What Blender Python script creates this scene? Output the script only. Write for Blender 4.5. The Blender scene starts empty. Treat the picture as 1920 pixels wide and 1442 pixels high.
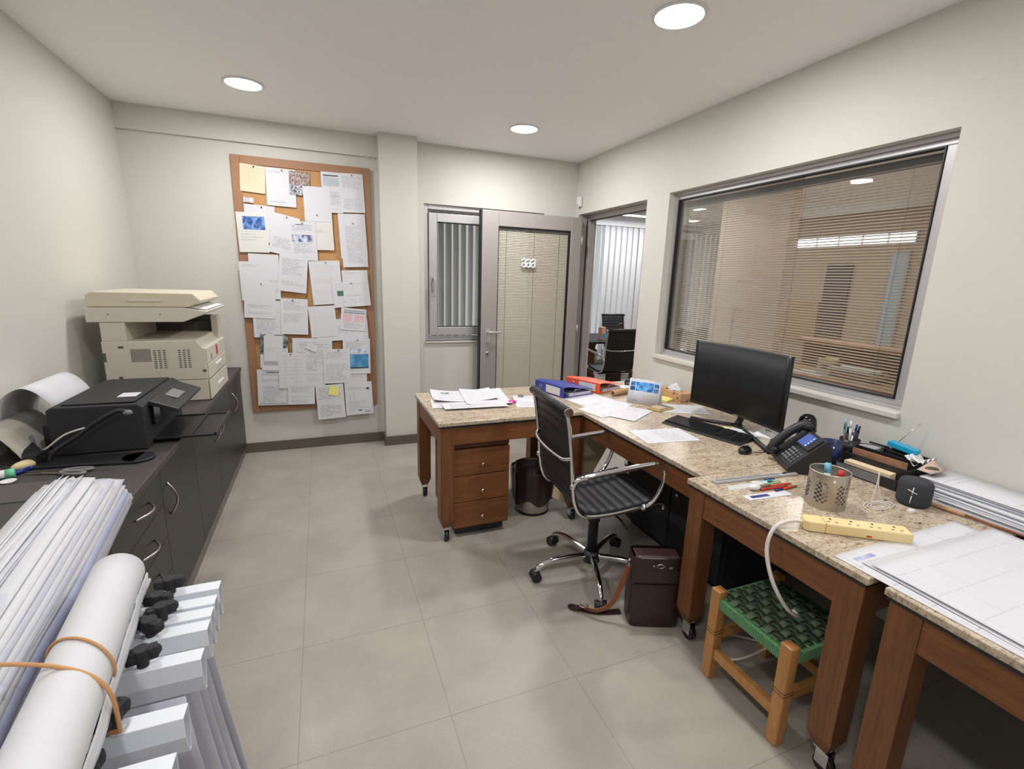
import bpy, math, random
from mathutils import Vector, Matrix, Euler
R = math.radians
PI = math.pi
random.seed(7)
sc = bpy.context.scene
col = sc.collection

# ------------------------------------------------------------------ camera
YAW, PITCH, ROLL = -0.3814, 0.2190, 0.0302
FPX = 892.4
cy, sy = math.cos(YAW), math.sin(YAW)
fw = Vector((-sy*math.cos(PITCH), cy*math.cos(PITCH), -math.sin(PITCH)))
rt = Vector((cy, sy, 0)); up = rt.cross(fw)
rt2 = rt*math.cos(ROLL) + up*math.sin(ROLL)
up2 = up*math.cos(ROLL) - rt*math.sin(ROLL)
cam = bpy.data.cameras.new('camera'); cam.sensor_width = 36; cam.lens = 36*FPX/1920
cam.clip_start = .02
camo = bpy.data.objects.new('camera', cam); col.objects.link(camo)
m = Matrix((rt2, up2, -fw)).transposed().to_4x4(); m.translation = (0, 0, 1.524)
camo.matrix_world = m
sc.camera = camo

# ------------------------------------------------------------------ world and exposure
w = bpy.data.worlds.new('world'); sc.world = w; w.use_nodes = True
w.node_tree.nodes['Background'].inputs[0].default_value = (.93, .95, 1, 1)
w.node_tree.nodes['Background'].inputs[1].default_value = .55
sc.view_settings.view_transform = 'Standard'; sc.view_settings.look = 'None'
sc.view_settings.gamma = 1; sc.view_settings.use_curve_mapping = False
sc.view_settings.exposure = 0.17
sc.cycles.use_denoising = True
sc.cycles.max_bounces = 10; sc.cycles.transparent_max_bounces = 24

# ------------------------------------------------------------------ materials
def lin(c):
    return tuple(((v/255)/12.92 if v/255 <= .04045 else ((v/255+.055)/1.055)**2.4) for v in c)
class NT:
    def __init__(s, name):
        s.m = bpy.data.materials.new(name); s.m.use_nodes = True
        s.t = s.m.node_tree; s.b = s.t.nodes['Principled BSDF']
    def n(s, kind, **kw):
        x = s.t.nodes.new(kind)
        for k, v in kw.items():
            if k.startswith('i_'):
                kk = k[2:]; kk = int(kk) if kk.isdigit() else kk
                s.put(x.inputs[kk], v)
            else: setattr(x, k, v)
        return x
    def put(s, sock, v):
        if isinstance(v, bpy.types.NodeSocket): s.t.links.new(v, sock)
        else:
            if sock.type == 'RGBA' and len(v) == 3: v = (*v, 1)
            sock.default_value = v
    def ma(s, op, a, b=0, c=0):
        x = s.n('ShaderNodeMath', operation=op); s.put(x.inputs[0], a); s.put(x.inputs[1], b); s.put(x.inputs[2], c)
        return x.outputs[0]
    def mix(s, f, a, b):
        x = s.n('ShaderNodeMix', data_type='RGBA'); s.put(x.inputs[0], f); s.put(x.inputs[6], a); s.put(x.inputs[7], b)
        return x.outputs[2]
    def co(s, which='Object', scale=None):
        o = s.n('ShaderNodeTexCoord').outputs[which]
        if scale:
            mp = s.n('ShaderNodeMapping'); s.put(mp.inputs[0], o); mp.inputs[3].default_value = scale; o = mp.outputs[0]
        return o
    def noise(s, vec, sc_, det=3, rough=.5):
        x = s.n('ShaderNodeTexNoise'); s.put(x.inputs['Vector'], vec); x.inputs['Scale'].default_value = sc_
        x.inputs['Detail'].default_value = det; x.inputs['Roughness'].default_value = rough
        return x.outputs[0]
    def ramp(s, f, a, b):
        x = s.n('ShaderNodeMapRange'); s.put(x.inputs[0], f); x.inputs[1].default_value = a; x.inputs[2].default_value = b
        return x.outputs[0]
    def bump(s, h, st, dist=.01):
        x = s.n('ShaderNodeBump'); s.put(x.inputs['Height'], h); x.inputs['Strength'].default_value = st
        x.inputs['Distance'].default_value = dist
        s.put(s.b.inputs['Normal'], x.outputs[0])
    def set(s, **kw):
        for k, v in kw.items(): s.put(s.b.inputs[k.replace('_', ' ')], v)
        return s.m
MC = {}
def mat(name, rgb, rough=.5, metal=0, var=.06, nscale=30, bump=0, **kw):
    if name in MC: return MC[name]
    n = NT(name); c = lin(rgb)
    nz = n.noise(n.co(), nscale)
    c2 = tuple(max(0, v*(1-var*2.5)) for v in c); c3 = tuple(min(1, v*(1+var*2.5)) for v in c)
    n.set(Base_Color=n.mix(nz, c2, c3), Roughness=rough, Metallic=metal, **kw)
    if bump: n.bump(nz, bump, .002)
    MC[name] = n.m; return n.m
def emis(name, rgb, s):
    n = NT(name); n.set(Base_Color=(*lin(rgb), 1), Emission_Color=(*lin(rgb), 1), Emission_Strength=s); return n.m
def glass(name, tint=(235, 240, 238), refl=1.0):
    n = NT(name); t = n.t
    tr = n.n('ShaderNodeBsdfTransparent'); tr.inputs[0].default_value = (*lin(tint), 1)
    gl = n.n('ShaderNodeBsdfGlossy'); gl.inputs[0].default_value = (1, 1, 1, 1); gl.inputs[1].default_value = .01
    fr = n.n('ShaderNodeFresnel'); fr.inputs[0].default_value = 1.45
    mx = n.n('ShaderNodeMixShader'); n.put(mx.inputs[0], n.ma('MULTIPLY', fr.outputs[0], refl))
    t.links.new(tr.outputs[0], mx.inputs[1]); t.links.new(gl.outputs[0], mx.inputs[2])
    t.links.new(mx.outputs[0], t.nodes['Material Output'].inputs[0]); return n.m
def wood(name, a, b, scale=(2, 30, 30), rough=.42):
    n = NT(name)
    v = n.co('Object', scale); nz = n.noise(v, 2.2, 6, .6); f = n.noise(n.co('Object', tuple(k*3 for k in scale)), 3, 3)
    n.set(Base_Color=n.mix(n.ramp(n.ma('ADD', n.ma('MULTIPLY', nz, .7), n.ma('MULTIPLY', f, .3)), .3, .7), lin(a), lin(b)), Roughness=rough)
    return n.m
M = {}
M['wall'] = mat('wall_paint', (208, 206, 199), .62, var=.01, nscale=60, bump=.05)
M['ceil'] = mat('ceiling_paint', (248, 247, 246), .7, var=.01)
# floor tiles
n = NT('floor_tile'); s_ = n.n('ShaderNodeSeparateXYZ'); n.put(s_.inputs[0], n.co())
fx = n.ma('FRACT', n.ma('MULTIPLY', n.ma('ADD', s_.outputs[0], 20.147), 2.0))
fy = n.ma('FRACT', n.ma('MULTIPLY', n.ma('ADD', s_.outputs[1], 0.514*40-2.382), 1/.51425))
gx = n.ma('LESS_THAN', n.ma('MINIMUM', fx, n.ma('SUBTRACT', 1, fx)), .0032)
gy = n.ma('LESS_THAN', n.ma('MINIMUM', fy, n.ma('SUBTRACT', 1, fy)), .0032)
g = n.ma('MAXIMUM', gx, gy)
cl = n.mix(n.ramp(n.noise(n.co(), 3.2, 5, .6), .3, .7), lin((158, 151, 142)), lin((176, 169, 159)))
cl = n.mix(n.ma('MULTIPLY', n.ramp(n.noise(n.co(), 160, 2), .35, .7), .25), cl, lin((140, 134, 124)))
n.set(Base_Color=n.mix(n.ma('MULTIPLY', g, .55), cl, lin((120, 114, 105))), Roughness=n.ma('MULTIPLY_ADD', n.noise(n.co(), 8), .15, .34))
n.bump(n.ma('SUBTRACT', 1, g), .25, .001); M['floor'] = n.m
# granite
n = NT('granite'); a = n.noise(n.co('Object', (1.5, 5, 5)), 5, 6, .7); b = n.noise(n.co(), 90, 4, .7); c = n.noise(n.co('Object', (3, 12, 3)), 9, 4, .75)
cl = n.mix(n.ramp(a, .35, .65), lin((176, 160, 140)), lin((206, 191, 170)))
cl = n.mix(n.ma('MULTIPLY', n.ramp(b, .52, .62), .8), cl, lin((138, 112, 92)))
cl = n.mix(n.ma('MULTIPLY', n.ramp(c, .53, .66), .8), cl, lin((112, 88, 72)))
cl = n.mix(n.ramp(n.noise(n.co(), 40, 2), .68, .74), cl, lin((62, 52, 48)))
n.set(Base_Color=cl, Roughness=.27); M['granite'] = n.m
M['wood'] = wood('red_brown_wood', (92, 54, 30), (132, 84, 48), (30, 30, 2))
M['woodx'] = wood('red_brown_wood_long', (98, 58, 31), (140, 88, 50), (2, 30, 30))
M['woody'] = wood('red_brown_wood_cross', (94, 55, 30), (136, 86, 49), (30, 2, 30))
M['pine'] = wood('honey_wood', (168, 116, 64), (196, 142, 86), (25, 25, 2), .35)
M['pinex'] = wood('honey_wood_long', (168, 116, 64), (196, 142, 86), (2, 25, 25), .35)
M['cab'] = wood('dark_grey_laminate', (36, 34, 33), (52, 49, 47), (60, 2, 60), .4)
M['cabtop'] = mat('dark_worktop', (70, 66, 64), .5, var=.05, nscale=90)
M['skirt'] = mat('grey_brown_skirting', (98, 90, 80), .5)
M['chrome'] = mat('chrome', (225, 226, 230), .08, 1, var=.0)
M['steel'] = mat('brushed_steel', (190, 184, 176), .28, 1, var=.03)
M['alu'] = mat('painted_aluminium', (188, 186, 187), .38, .35, var=.02)
M['alud'] = mat('door_aluminium', (172, 165, 163), .4, .3, var=.02)
M['gasket'] = mat('rubber_gasket', (28, 30, 36), .5)
M['black'] = mat('black_plastic', (30, 30, 34), .42, var=.05)
M['blackg'] = mat('black_gloss', (16, 16, 19), .12)
M['blackm'] = mat('black_matte', (36, 36, 40), .7, var=.06, nscale=200)
M['grey'] = mat('grey_plastic', (120, 120, 122), .45)
M['leather'] = mat('black_leather', (24, 24, 28), .5, var=.12, nscale=120, bump=.1)
M['screen'] = mat('dark_screen', (20, 20, 25), .5, var=.02, Specular_IOR_Level=.25)
M['cork'] = mat('cork', (192, 146, 98), .85, var=.1, nscale=120, bump=.2)
M['corkframe'] = mat('cork_coloured_frame', (160, 118, 88), .6, var=.05, nscale=80)
M['white'] = mat('white_plastic', (228, 228, 228), .4, var=.01)
M['wmetal'] = mat('white_metal', (226, 230, 238), .3, var=.01)
M['paper'] = mat('white_paper', (212, 213, 218), .6, var=.01)
M['paperw'] = mat('used_white_paper', (200, 201, 212), .6, var=.03, nscale=8)
M['ivory'] = mat('ivory_plastic', (208, 200, 178), .45, var=.02)
M['beige'] = mat('beige_plastic', (206, 200, 186), .45, var=.02)
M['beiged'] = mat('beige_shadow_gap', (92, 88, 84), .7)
M['red'] = mat('red_plastic', (190, 40, 36), .45)
M['blue'] = mat('blue_binder_board', (48, 62, 150), .4)
M['orange'] = mat('orange_binder_board', (232, 92, 48), .4)
M['kraft'] = mat('kraft_card', (190, 150, 112), .7, var=.08, nscale=40)
M['cardb'] = mat('beige_card', (232, 210, 176), .7, var=.02)
M['brownl'] = mat('brown_leather', (50, 32, 29), .34, var=.14, nscale=40, bump=.15)
M['tan'] = mat('tan_strap', (140, 84, 54), .45)
M['liner'] = mat('brown_bin_liner', (46, 32, 30), .3, var=.15, nscale=20, bump=.6)
M['green'] = mat('green_weave', (100, 152, 106), .45, var=.08, nscale=90)
M['greend'] = mat('dark_green_weave', (60, 82, 60), .5, var=.08, nscale=90)
M['yellowp'] = mat('pale_yellow_plastic', (234, 212, 156), .4, var=.02)
M['cordw'] = mat('white_cable', (222, 214, 208), .4)
M['rubber'] = mat('tan_rubber_band', (200, 148, 98), .5)
M['pink'] = mat('pink_plastic', (226, 60, 170), .4)
M['teal'] = mat('teal_plastic', (70, 170, 180), .4)
M['cyan'] = mat('cyan_pack', (30, 160, 205), .35)
M['lblue'] = mat('light_blue_plastic', (110, 180, 215), .4)
M['dblue'] = mat('navy_plastic', (30, 44, 120), .3)
M['yel'] = mat('yellow_paper', (238, 226, 140), .6)
M['lime'] = mat('green_label', (120, 180, 70), .5)
M['mint'] = mat('mint_cap', (110, 200, 160), .4)
M['glass'] = glass('clear_glass', (248, 250, 249), .6)
M['glassd'] = glass('grey_glass', (248, 248, 246), .22)
M['blind'] = mat('beige_slats', (230, 222, 212), .5, var=.02)
M['blindd'] = mat('taupe_slats', (186, 172, 158), .5, var=.03)
M['vblind'] = mat('white_fabric_slats', (214, 214, 214), .7, var=.02)
M['plinth'] = mat('grey_plinth', (120, 116, 110), .4)
M['mesh'] = mat('speaker_cloth', (52, 54, 60), .85, var=.3, nscale=400, bump=.4)
M['lampglow'] = emis('lamp_diffuser', (255, 250, 240), 14)
M['strip'] = emis('strip_light', (245, 245, 255), 9)
M['lcd'] = emis('phone_screen', (64, 82, 150), .35)

def papermat(name, kind='text', rows=34, seed=0., bg=(214, 214, 220), ink=(70, 70, 82), strength=.6, dens=.35, blocks=(), mu=.1, mv=.08, cols=46):
    n = NT(name); g = n.co('Generated'); s = n.n('ShaderNodeSeparateXYZ'); n.put(s.inputs[0], g); U, V = s.outputs[0], s.outputs[1]
    def white(a, b):
        x = n.n('ShaderNodeTexWhiteNoise', noise_dimensions='2D'); c = n.n('ShaderNodeCombineXYZ'); n.put(c.inputs[0], a); n.put(c.inputs[1], b)
        n.put(x.inputs[0], c.outputs[0]); return x.outputs[0]
    def band(x, a, b): return n.ma('MULTIPLY', n.ma('GREATER_THAN', x, a), n.ma('LESS_THAN', x, b))
    vr = n.ma('MULTIPLY', V, rows); row = n.ma('FLOOR', vr); fr = n.ma('FRACT', vr)
    mask = None
    if kind in ('text', 'table', 'hand'):
        ln = band(fr, .3, .68)
        if kind == 'hand': ln = band(n.ma('ADD', fr, n.ma('MULTIPLY', n.noise(g, 40), .5)), .5, .78)
        wd = n.ma('GREATER_THAN', white(n.ma('FLOOR', n.ma('MULTIPLY', U, cols)), n.ma('ADD', row, seed)), .22)
        end = n.ma('LESS_THAN', U, n.ma('MULTIPLY_ADD', white(row, seed+3.3), .5, .52))
        par = n.ma('GREATER_THAN', white(n.ma('FLOOR', n.ma('DIVIDE', vr, 3.7)), seed+9.1), dens)
        mask = n.ma('MULTIPLY', n.ma('MULTIPLY', ln, wd), n.ma('MULTIPLY', end, par))
    if kind in ('plan', 'table'):
        bt = n.n('ShaderNodeTexBrick', offset=.37, squash=1.6); mp = n.n('ShaderNodeMapping'); n.put(mp.inputs[0], g)
        mp.inputs[1].default_value = (seed*.37, seed*.21, 0); n.put(bt.inputs['Vector'], mp.outputs[0])
        bt.inputs['Scale'].default_value = 2.4 if kind == 'plan' else 5; bt.inputs['Mortar Size'].default_value = .006; bt.inputs['Mortar Smooth'].default_value = 0
        k = bt.outputs['Fac']
        if kind == 'plan': k = n.ma('MULTIPLY', k, n.ma('GREATER_THAN', n.noise(g, 6+seed % 3), .44))
        mask = k if mask is None else n.ma('MAXIMUM', mask, n.ma('MULTIPLY', k, .6))
    if mask is None: mask = n.ma('MULTIPLY', U, 0)
    mask = n.ma('MULTIPLY', mask, n.ma('MULTIPLY', band(U, mu, 1-mu), band(V, mv, 1-mv)))
    cl = n.mix(n.noise(n.co(), 6), tuple(v*.96 for v in lin(bg)), lin(bg))
    cl = n.mix(n.ma('MULTIPLY', mask, strength), cl, lin(ink))
    for (u0, u1, v0, v1, c1, c2, ns) in blocks:
        k = n.ma('MULTIPLY', band(U, u0, u1), band(V, v0, v1))
        cc = n.mix(n.ramp(n.noise(g, ns, 4), .4, .6), lin(c1), lin(c2))
        cl = n.mix(k, cl, cc)
    n.set(Base_Color=cl, Roughness=.6); return n.m

# ------------------------------------------------------------------ mesh helpers
class MB:
    def __init__(s): s.v = []; s.f = []; s.sm = []
    def add(s, vs, fs, smooth=False):
        o = len(s.v); s.v += [tuple(v) for v in vs]; s.f += [tuple(i+o for i in f) for f in fs]; s.sm += [smooth]*len(fs); return s
    def box(s, x0, x1, y0, y1, z0, z1, rot=None, piv=None):
        vs = [Vector((x, y, z)) for z in (z0, z1) for y in (y0, y1) for x in (x0, x1)]
        if rot is not None:
            p = Vector(piv) if piv else Vector(((x0+x1)/2, (y0+y1)/2, (z0+z1)/2)); Rm = Euler(rot).to_matrix()
            vs = [Rm @ (v-p)+p for v in vs]
        return s.add(vs, [(0, 2, 3, 1), (4, 5, 7, 6), (0, 1, 5, 4), (2, 6, 7, 3), (0, 4, 6, 2), (1, 3, 7, 5)])
    def tube(s, path, r, k=8, closed=False, rs=None):
        P = [Vector(p) for p in path]; N = len(P); rings = []
        T0 = (P[1]-P[0]).normalized(); ref = Vector((0, 0, 1)) if abs(T0.z) < .9 else Vector((1, 0, 0))
        nrm = (ref - T0*ref.dot(T0)).normalized(); vs = []
        for i in range(N):
            if closed: T = (P[(i+1) % N]-P[i-1])
            else: T = P[min(i+1, N-1)]-P[max(i-1, 0)]
            T.normalize(); nrm = (nrm - T*nrm.dot(T)).normalized(); bn = T.cross(nrm)
            rr = rs[i] if rs else r
            for j in range(k):
                a = 2*PI*j/k; vs.append(P[i]+(nrm*math.cos(a)+bn*math.sin(a))*rr)
        fs = []
        for i in range(N if closed else N-1):
            a, b = i*k, ((i+1) % N)*k
            for j in range(k): fs.append((a+j, a+(j+1) % k, b+(j+1) % k, b+j))
        s.add(vs, fs, True)
        if not closed: s.f += [tuple(len(s.v)-len(vs)+j for j in range(k))[::-1], tuple(len(s.v)-k+j for j in range(k))]; s.sm += [False, False]
        return s
    def cyl(s, p0, p1, r, k=20, r2=None):
        return s.tube([p0, p1], r, k, rs=[r, r if r2 is None else r2])
    def lathe(s, prof, c=(0, 0, 0), k=28, axis='z'):
        vs = []; N = len(prof)
        for (r, z) in prof:
            for j in range(k):
                a = 2*PI*j/k; p = (r*math.cos(a), r*math.sin(a), z)
                if axis == 'x': p = (z, r*math.cos(a), r*math.sin(a))
                if axis == 'y': p = (r*math.sin(a), z, r*math.cos(a))
                vs.append((p[0]+c[0], p[1]+c[1], p[2]+c[2]))
        fs = [(i*k+j, i*k+(j+1) % k, (i+1)*k+(j+1) % k, (i+1)*k+j) for i in range(N-1) for j in range(k)]
        return s.add(vs, fs, True)
    def prism(s, poly, a, b, axis='y'):
        n_ = len(poly)
        def P(u, v, t): return {'x': (t, u, v), 'y': (u, t, v), 'z': (u, v, t)}[axis]
        vs = [P(u, v, a) for u, v in poly]+[P(u, v, b) for u, v in poly]
        return s.add(vs, [tuple(range(n_))[::-1], tuple(range(n_, 2*n_))]+[(i, (i+1) % n_, (i+1) % n_+n_, i+n_) for i in range(n_)])
    def ball(s, c, r, k=16, sx=1, sy=1, sz=1):
        vs = []; fs = []; h = k//2
        for i in range(h+1):
            t = PI*i/h
            for j in range(k): a = 2*PI*j/k; vs.append((c[0]+r*sx*math.sin(t)*math.cos(a), c[1]+r*sy*math.sin(t)*math.sin(a), c[2]+r*sz*math.cos(t)))
        for i in range(h):
            for j in range(k): fs.append((i*k+j, (i+1)*k+j, (i+1)*k+(j+1) % k, i*k+(j+1) % k))
        return s.add(vs, fs, True)
    def sheet(s, fn, nu, nv, th=0, smooth=True, flatrim=True):
        """grid surface fn(u,v), thickened along +offset normal when th"""
        P = [[Vector(fn(i/nu, j/nv)) for j in range(nv+1)] for i in range(nu+1)]
        def idx(i, j, l): return l*(nu+1)*(nv+1)+i*(nv+1)+j
        vs = [P[i][j] for i in range(nu+1) for j in range(nv+1)]; fs = [(idx(i, j, 0), idx(i, j+1, 0), idx(i+1, j+1, 0), idx(i+1, j, 0)) for i in range(nu) for j in range(nv)]
        if th:
            for i in range(nu+1):
                for j in range(nv+1):
                    du = P[min(i+1, nu)][j]-P[max(i-1, 0)][j]; dv = P[i][min(j+1, nv)]-P[i][max(j-1, 0)]
                    nn = du.cross(dv); nn.normalize(); vs.append(P[i][j]+nn*th)
            fs += [(idx(i, j, 1), idx(i+1, j, 1), idx(i+1, j+1, 1), idx(i, j+1, 1)) for i in range(nu) for j in range(nv)]
            for i in range(nu): fs += [(idx(i, 0, 0), idx(i+1, 0, 0), idx(i+1, 0, 1), idx(i, 0, 1)), (idx(i, nv, 0), idx(i, nv, 1), idx(i+1, nv, 1), idx(i+1, nv, 0))]
            for j in range(nv): fs += [(idx(0, j, 0), idx(0, j, 1), idx(0, j+1, 1), idx(0, j+1, 0)), (idx(nu, j, 0), idx(nu, j+1, 0), idx(nu, j+1, 1), idx(nu, j, 1))]
        s.add(vs, fs, smooth)
        if th:
            nr = 2*nu+2*nv
            s.sm[-nr:] = [False]*nr
        return s
    def build(s, name, m, parent=None, bev=0, seg=2, label=None):
        me = bpy.data.meshes.new(name); me.from_pydata(s.v, [], s.f); me.materials.append(m)
        me.polygons.foreach_set('use_smooth', s.sm); me.update()
        o = bpy.data.objects.new(name, me); col.objects.link(o)
        if parent is not None: o.parent = parent
        if bev:
            b = o.modifiers.new('bevel', 'BEVEL'); b.width = bev; b.segments = seg; b.limit_method = 'ANGLE'; b.angle_limit = R(40)
            b.harden_normals = False
        if label: o['label'] = label
        return o
def box(*a, **k): return MB().box(*a, **k)
def tag(o, label, cat, group=None, kind=None):
    o['label'] = label; o['category'] = cat
    if group: o['group'] = group
    if kind: o['kind'] = kind
    return o
def thing(name, label, cat, loc=(0, 0, 0), rz=0, group=None):
    o = bpy.data.objects.new(name, None); col.objects.link(o); o.location = loc; o.rotation_euler = (0, 0, rz)
    o.empty_display_size = .05; return tag(o, label, cat, group)
def struct(name, mb, m, parent=None, bev=0):
    o = mb.build(name, m, parent, bev)
    if parent is None: o['kind'] = 'structure'
    return o
def dup(o, loc, rz, label, group=None):
    def cp(x, p):
        c = x.copy(); col.objects.link(c)
        if p is not None: c.parent = p
        for ch in kids.get(x.name, []): cp(ch, c)
        return c
    kids = {}
    for x in list(col.objects):
        if x.parent: kids.setdefault(x.parent.name, []).append(x)
    c = cp(o, None); c.location = loc; c.rotation_euler = (0, 0, rz); c['label'] = label
    if group: c['group'] = group
    return c
def arc(cx, cy_, r, a0, a1, n_, f): return [f(cx+r*math.cos(R(a0+(a1-a0)*i/n_)), cy_+r*math.sin(R(a0+(a1-a0)*i/n_))) for i in range(n_+1)]
def smoothpath(P, n_=6):
    P = [Vector(p) for p in P]; out = []
    for i in range(len(P)-1):
        p0, p1, p2, p3 = P[max(i-1, 0)], P[i], P[i+1], P[min(i+2, len(P)-1)]
        for k in range(n_):
            t = k/n_; out.append(.5*((2*p1)+(p2-p0)*t+(2*p0-5*p1+4*p2-p3)*t*t+(3*p1-p0-3*p2+p3)*t**3))
    return out+[P[-1]]
def lamp(name, kind, loc, energy, size=.1, rot=(0, 0, 0), color=(1, 1, 1), size_y=None, parent=None, spread=None):
    l = bpy.data.lights.new(name, 'AREA'); l.shape = kind; l.size = size; l.energy = energy; l.color = color
    if size_y: l.size_y = size_y
    if spread: l.spread = spread
    o = bpy.data.objects.new(name, l); col.objects.link(o); o.location = loc; o.rotation_euler = rot
    if parent: o.parent = parent
    return o

# ------------------------------------------------------------------ room shell
ZC = 2.635; XL = -1.27; XR = 2.39; YB = 4.40; YF = -2.2; DT = .16
struct('floor', box(XL-.2, 9.2, YF-.2, 8.0, -.1, 0), M['floor'])
struct('ceiling', box(XL-.2, 9.2, YF-.2, 8.0, ZC, ZC+.1), M['ceil'])
struct('wall_left', box(XL-.15, XL, YF, YB+.2, 0, ZC), M['wall'])
struct('wall_front', box(XL-.15, 9.1, YF-.15, YF, 0, ZC), M['wall'])
# back wall with the window opening
b = MB(); x0, x1, z0, z1 = .88, 2.05, .93, 2.146
b.box(XL, x0, YB, YB+.18, 0, ZC); b.box(x1, XR+.14, YB, YB+.18, 0, ZC); b.box(x0, x1, YB, YB+.18, 0, z0); b.box(x0, x1, YB, YB+.18, z1, ZC)
struct('wall_back', b, M['wall'])
struct('trim_1', box(.49, .80, YB-.15, YB, 0, ZC), M['wall'])
struct('trim_2', box(XL, .49, YB-.025, YB, 2.466, ZC), M['wall'])
struct('baseboard_back', box(XL, .49, YB-.013, YB, 0, .085), M['skirt'])
b = MB(); b.box(.477, .815, YB-.163, YB-.15, 0, .085); b.box(.477, .49, YB-.15, YB-.013, 0, .085); b.box(.80, .815, YB-.15, YB, 0, .085); b.box(.815, XR, YB-.013, YB, 0, .085)
struct('baseboard_pillar', b, M['skirt'])
# right wall with doorway and window opening
b = MB(); T = .20
wy0, wy1, wz0, wz1 = 1.27, 3.0, .98, 2.163
dy0, dy1, dz1 = 3.26, 4.33, 2.152
b.box(XR, XR+T, YF, wy0, 0, ZC); b.box(XR, XR+T, wy0, wy1, 0, wz0); b.box(XR, XR+T, wy0, wy1, wz1, ZC)
b.box(XR, XR+T, wy1, dy0, 0, ZC); b.box(XR, XR+T, dy0, dy1, dz1, ZC); b.box(XR, XR+T, dy1, YB+.18, 0, ZC)
struct('wall_right', b, M['wall'])
struct('trim_3', box(XR-.022, XR+.054, wy0+.001, wy1-.001, wz0-.022, wz0+.006), M['wall'], bev=.004)

# window_1 : big internal window
def ring(mb, a0, a1, b0, b1, t, d0, d1, axis='x', tb=None, tt=None):
    tb = tb or t; tt = tt or t
    if axis == 'x':
        mb.box(d0, d1, a0, a0+t, b0, b1); mb.box(d0, d1, a1-t, a1, b0, b1); mb.box(d0, d1, a0+t, a1-t, b0, b0+tb); mb.box(d0, d1, a0+t, a1-t, b1-tt, b1)
    else:
        mb.box(a0, a0+t, d0, d1, b0, b1); mb.box(a1-t, a1, d0, d1, b0, b1); mb.box(a0+t, a1-t, d0, d1, b0, b0+tb); mb.box(a0+t, a1-t, d0, d1, b1-tt, b1)
    return mb
win = bpy.data.objects.new('window_1', None); col.objects.link(win); win['kind'] = 'structure'
fb = MB(); ring(fb, wy0, wy1, wz0, wz1, .02, XR+.055, XR+.13, tt=.022); fb.build('outer_frame', M['alu'], win, .003)
fb = MB(); ring(fb, wy0+.02, wy1-.02, wz0+.02, wz1-.022, .012, XR+.065, XR+.12, tt=.024, tb=.03); fb.box(XR+.065, XR+.12, wy0+.032, wy0+.07, wz0+.05, wz1-.046); fb.build('sash_frame', M['alu'], win, .003)
fb = MB(); ring(fb, wy0+.07, wy1-.032, wz0+.05, wz1-.046, .006, XR+.06, XR+.105); fb.build('gasket', M['gasket'], win)
box(XR+.070, XR+.074, wy0+.074, wy1-.036, wz0+.054, wz1-.05).build('pane', M['glassd'], win)
hb = bpy.data.objects.new('blind', None)
sl = MB(); zz = wz0+.065
while zz < wz1-.10:
    sl.box(XR+.138, XR+.1515, wy0+.03, wy1-.03, zz-.0004, zz+.0004, rot=(0, R(-32), 0)); zz += .0150
bl = box(XR+.133, XR+.158, wy0+.03, wy1-.03, wz1-.095, wz1-.055).build('blind_headrail', M['grey'], win)
sl.build('blind_slats', M['blindd'], bl)
cb = MB()
for yy in (wy0+.22, wy0+.75, wy0+1.3, wy1-.16): cb.box(XR+.1365, XR+.1375, yy, yy+.0015, wz0+.08, wz1-.09)
cb.build('blind_cords', M['grey'], bl)

# window_2 : small window behind the open door
win2 = bpy.data.objects.new('window_2', None); col.objects.link(win2); win2['kind'] = 'structure'
ring(MB(), .88, 2.05, .93, 2.146, .04, YB+.03, YB+.10, 'y').build('outer_frame', M['alu'], win2, .003)
ring(MB(), .925, 2.0, .985, 2.075, .075, YB+.01, YB+.06, 'y').build('sash_frame', M['alu'], win2, .004)
ring(MB(), 1.0, 1.925, 1.06, 2.0, .006, YB+.02, YB+.05, 'y').build('gasket', M['gasket'], win2)
box(1.005, 1.92, YB+.03, YB+.036, 1.065, 1.995).build('pane', M['glassd'], win2)
h = MB(); h.box(.952, .972, YB-.004, YB+.01, 1.40, 1.52); h.tube(smoothpath([(.962, YB-.004, 1.50), (.962, YB-.04, 1.50), (.962, YB-.045, 1.46), (.962, YB-.045, 1.34)]), .008)
h.build('window_handle', M['alu'], win2)
box(.88, 2.05, YB-.02, YB+.03, .915, .93).build('window_sill', M['wall'], win2)

# doorway frame and open glazed door
fr_ = MB(); X0, X1 = XR+.09, XR+.15
fr_.box(X0, X1, dy0, dy0+.05, 0, dz1); fr_.box(X0, X1, dy1-.06, dy1, 0, dz1); fr_.box(X0, X1, dy0+.05, dy1-.06, dz1-.05, dz1)
struct('trim_4', fr_, M['alud'], bev=.003)
fr_ = MB(); fr_.box(XR-.01, XR+.09, dy1-.022, dy1, 0, dz1); struct('trim_5', fr_, M['alud'], bev=.003)
fr_ = MB(); fr_.box(XR+.078, XR+.088, dy1-.026, dy1-.022, 0, dz1-.05); fr_.box(XR+.09, XR+.10, dy0+.05, dy1-.06, dz1-.062, dz1-.05); struct('trim_6', fr_, M['gasket'])
door = bpy.data.objects.new('door_1', None); col.objects.link(door); door['kind'] = 'structure'
DY0, DY1 = 4.225, 4.275; dx0, dx1, dzt = 1.365, 2.372, 2.112
db = MB(); db.box(dx0, dx0+.155, DY0, DY1, .012, dzt); db.box(dx1-.115, dx1, DY0, DY1, .012, dzt)
db.box(dx0+.155, dx1-.115, DY0, DY1, .012, .17); db.box(dx0+.155, dx1-.115, DY0, DY1, dzt-.13, dzt)
db.build('door_leaf', M['alud'], door, .004)
ring(MB(), dx0+.155, dx1-.115, .17, dzt-.13, .008, DY0+.008, DY1-.008, 'y').build('door_gasket', M['gasket'], door)
box(dx0-.012, dx0, DY0+.005, DY1+.01, .012, dzt).build('door_seal', M['gasket'], door)
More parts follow.
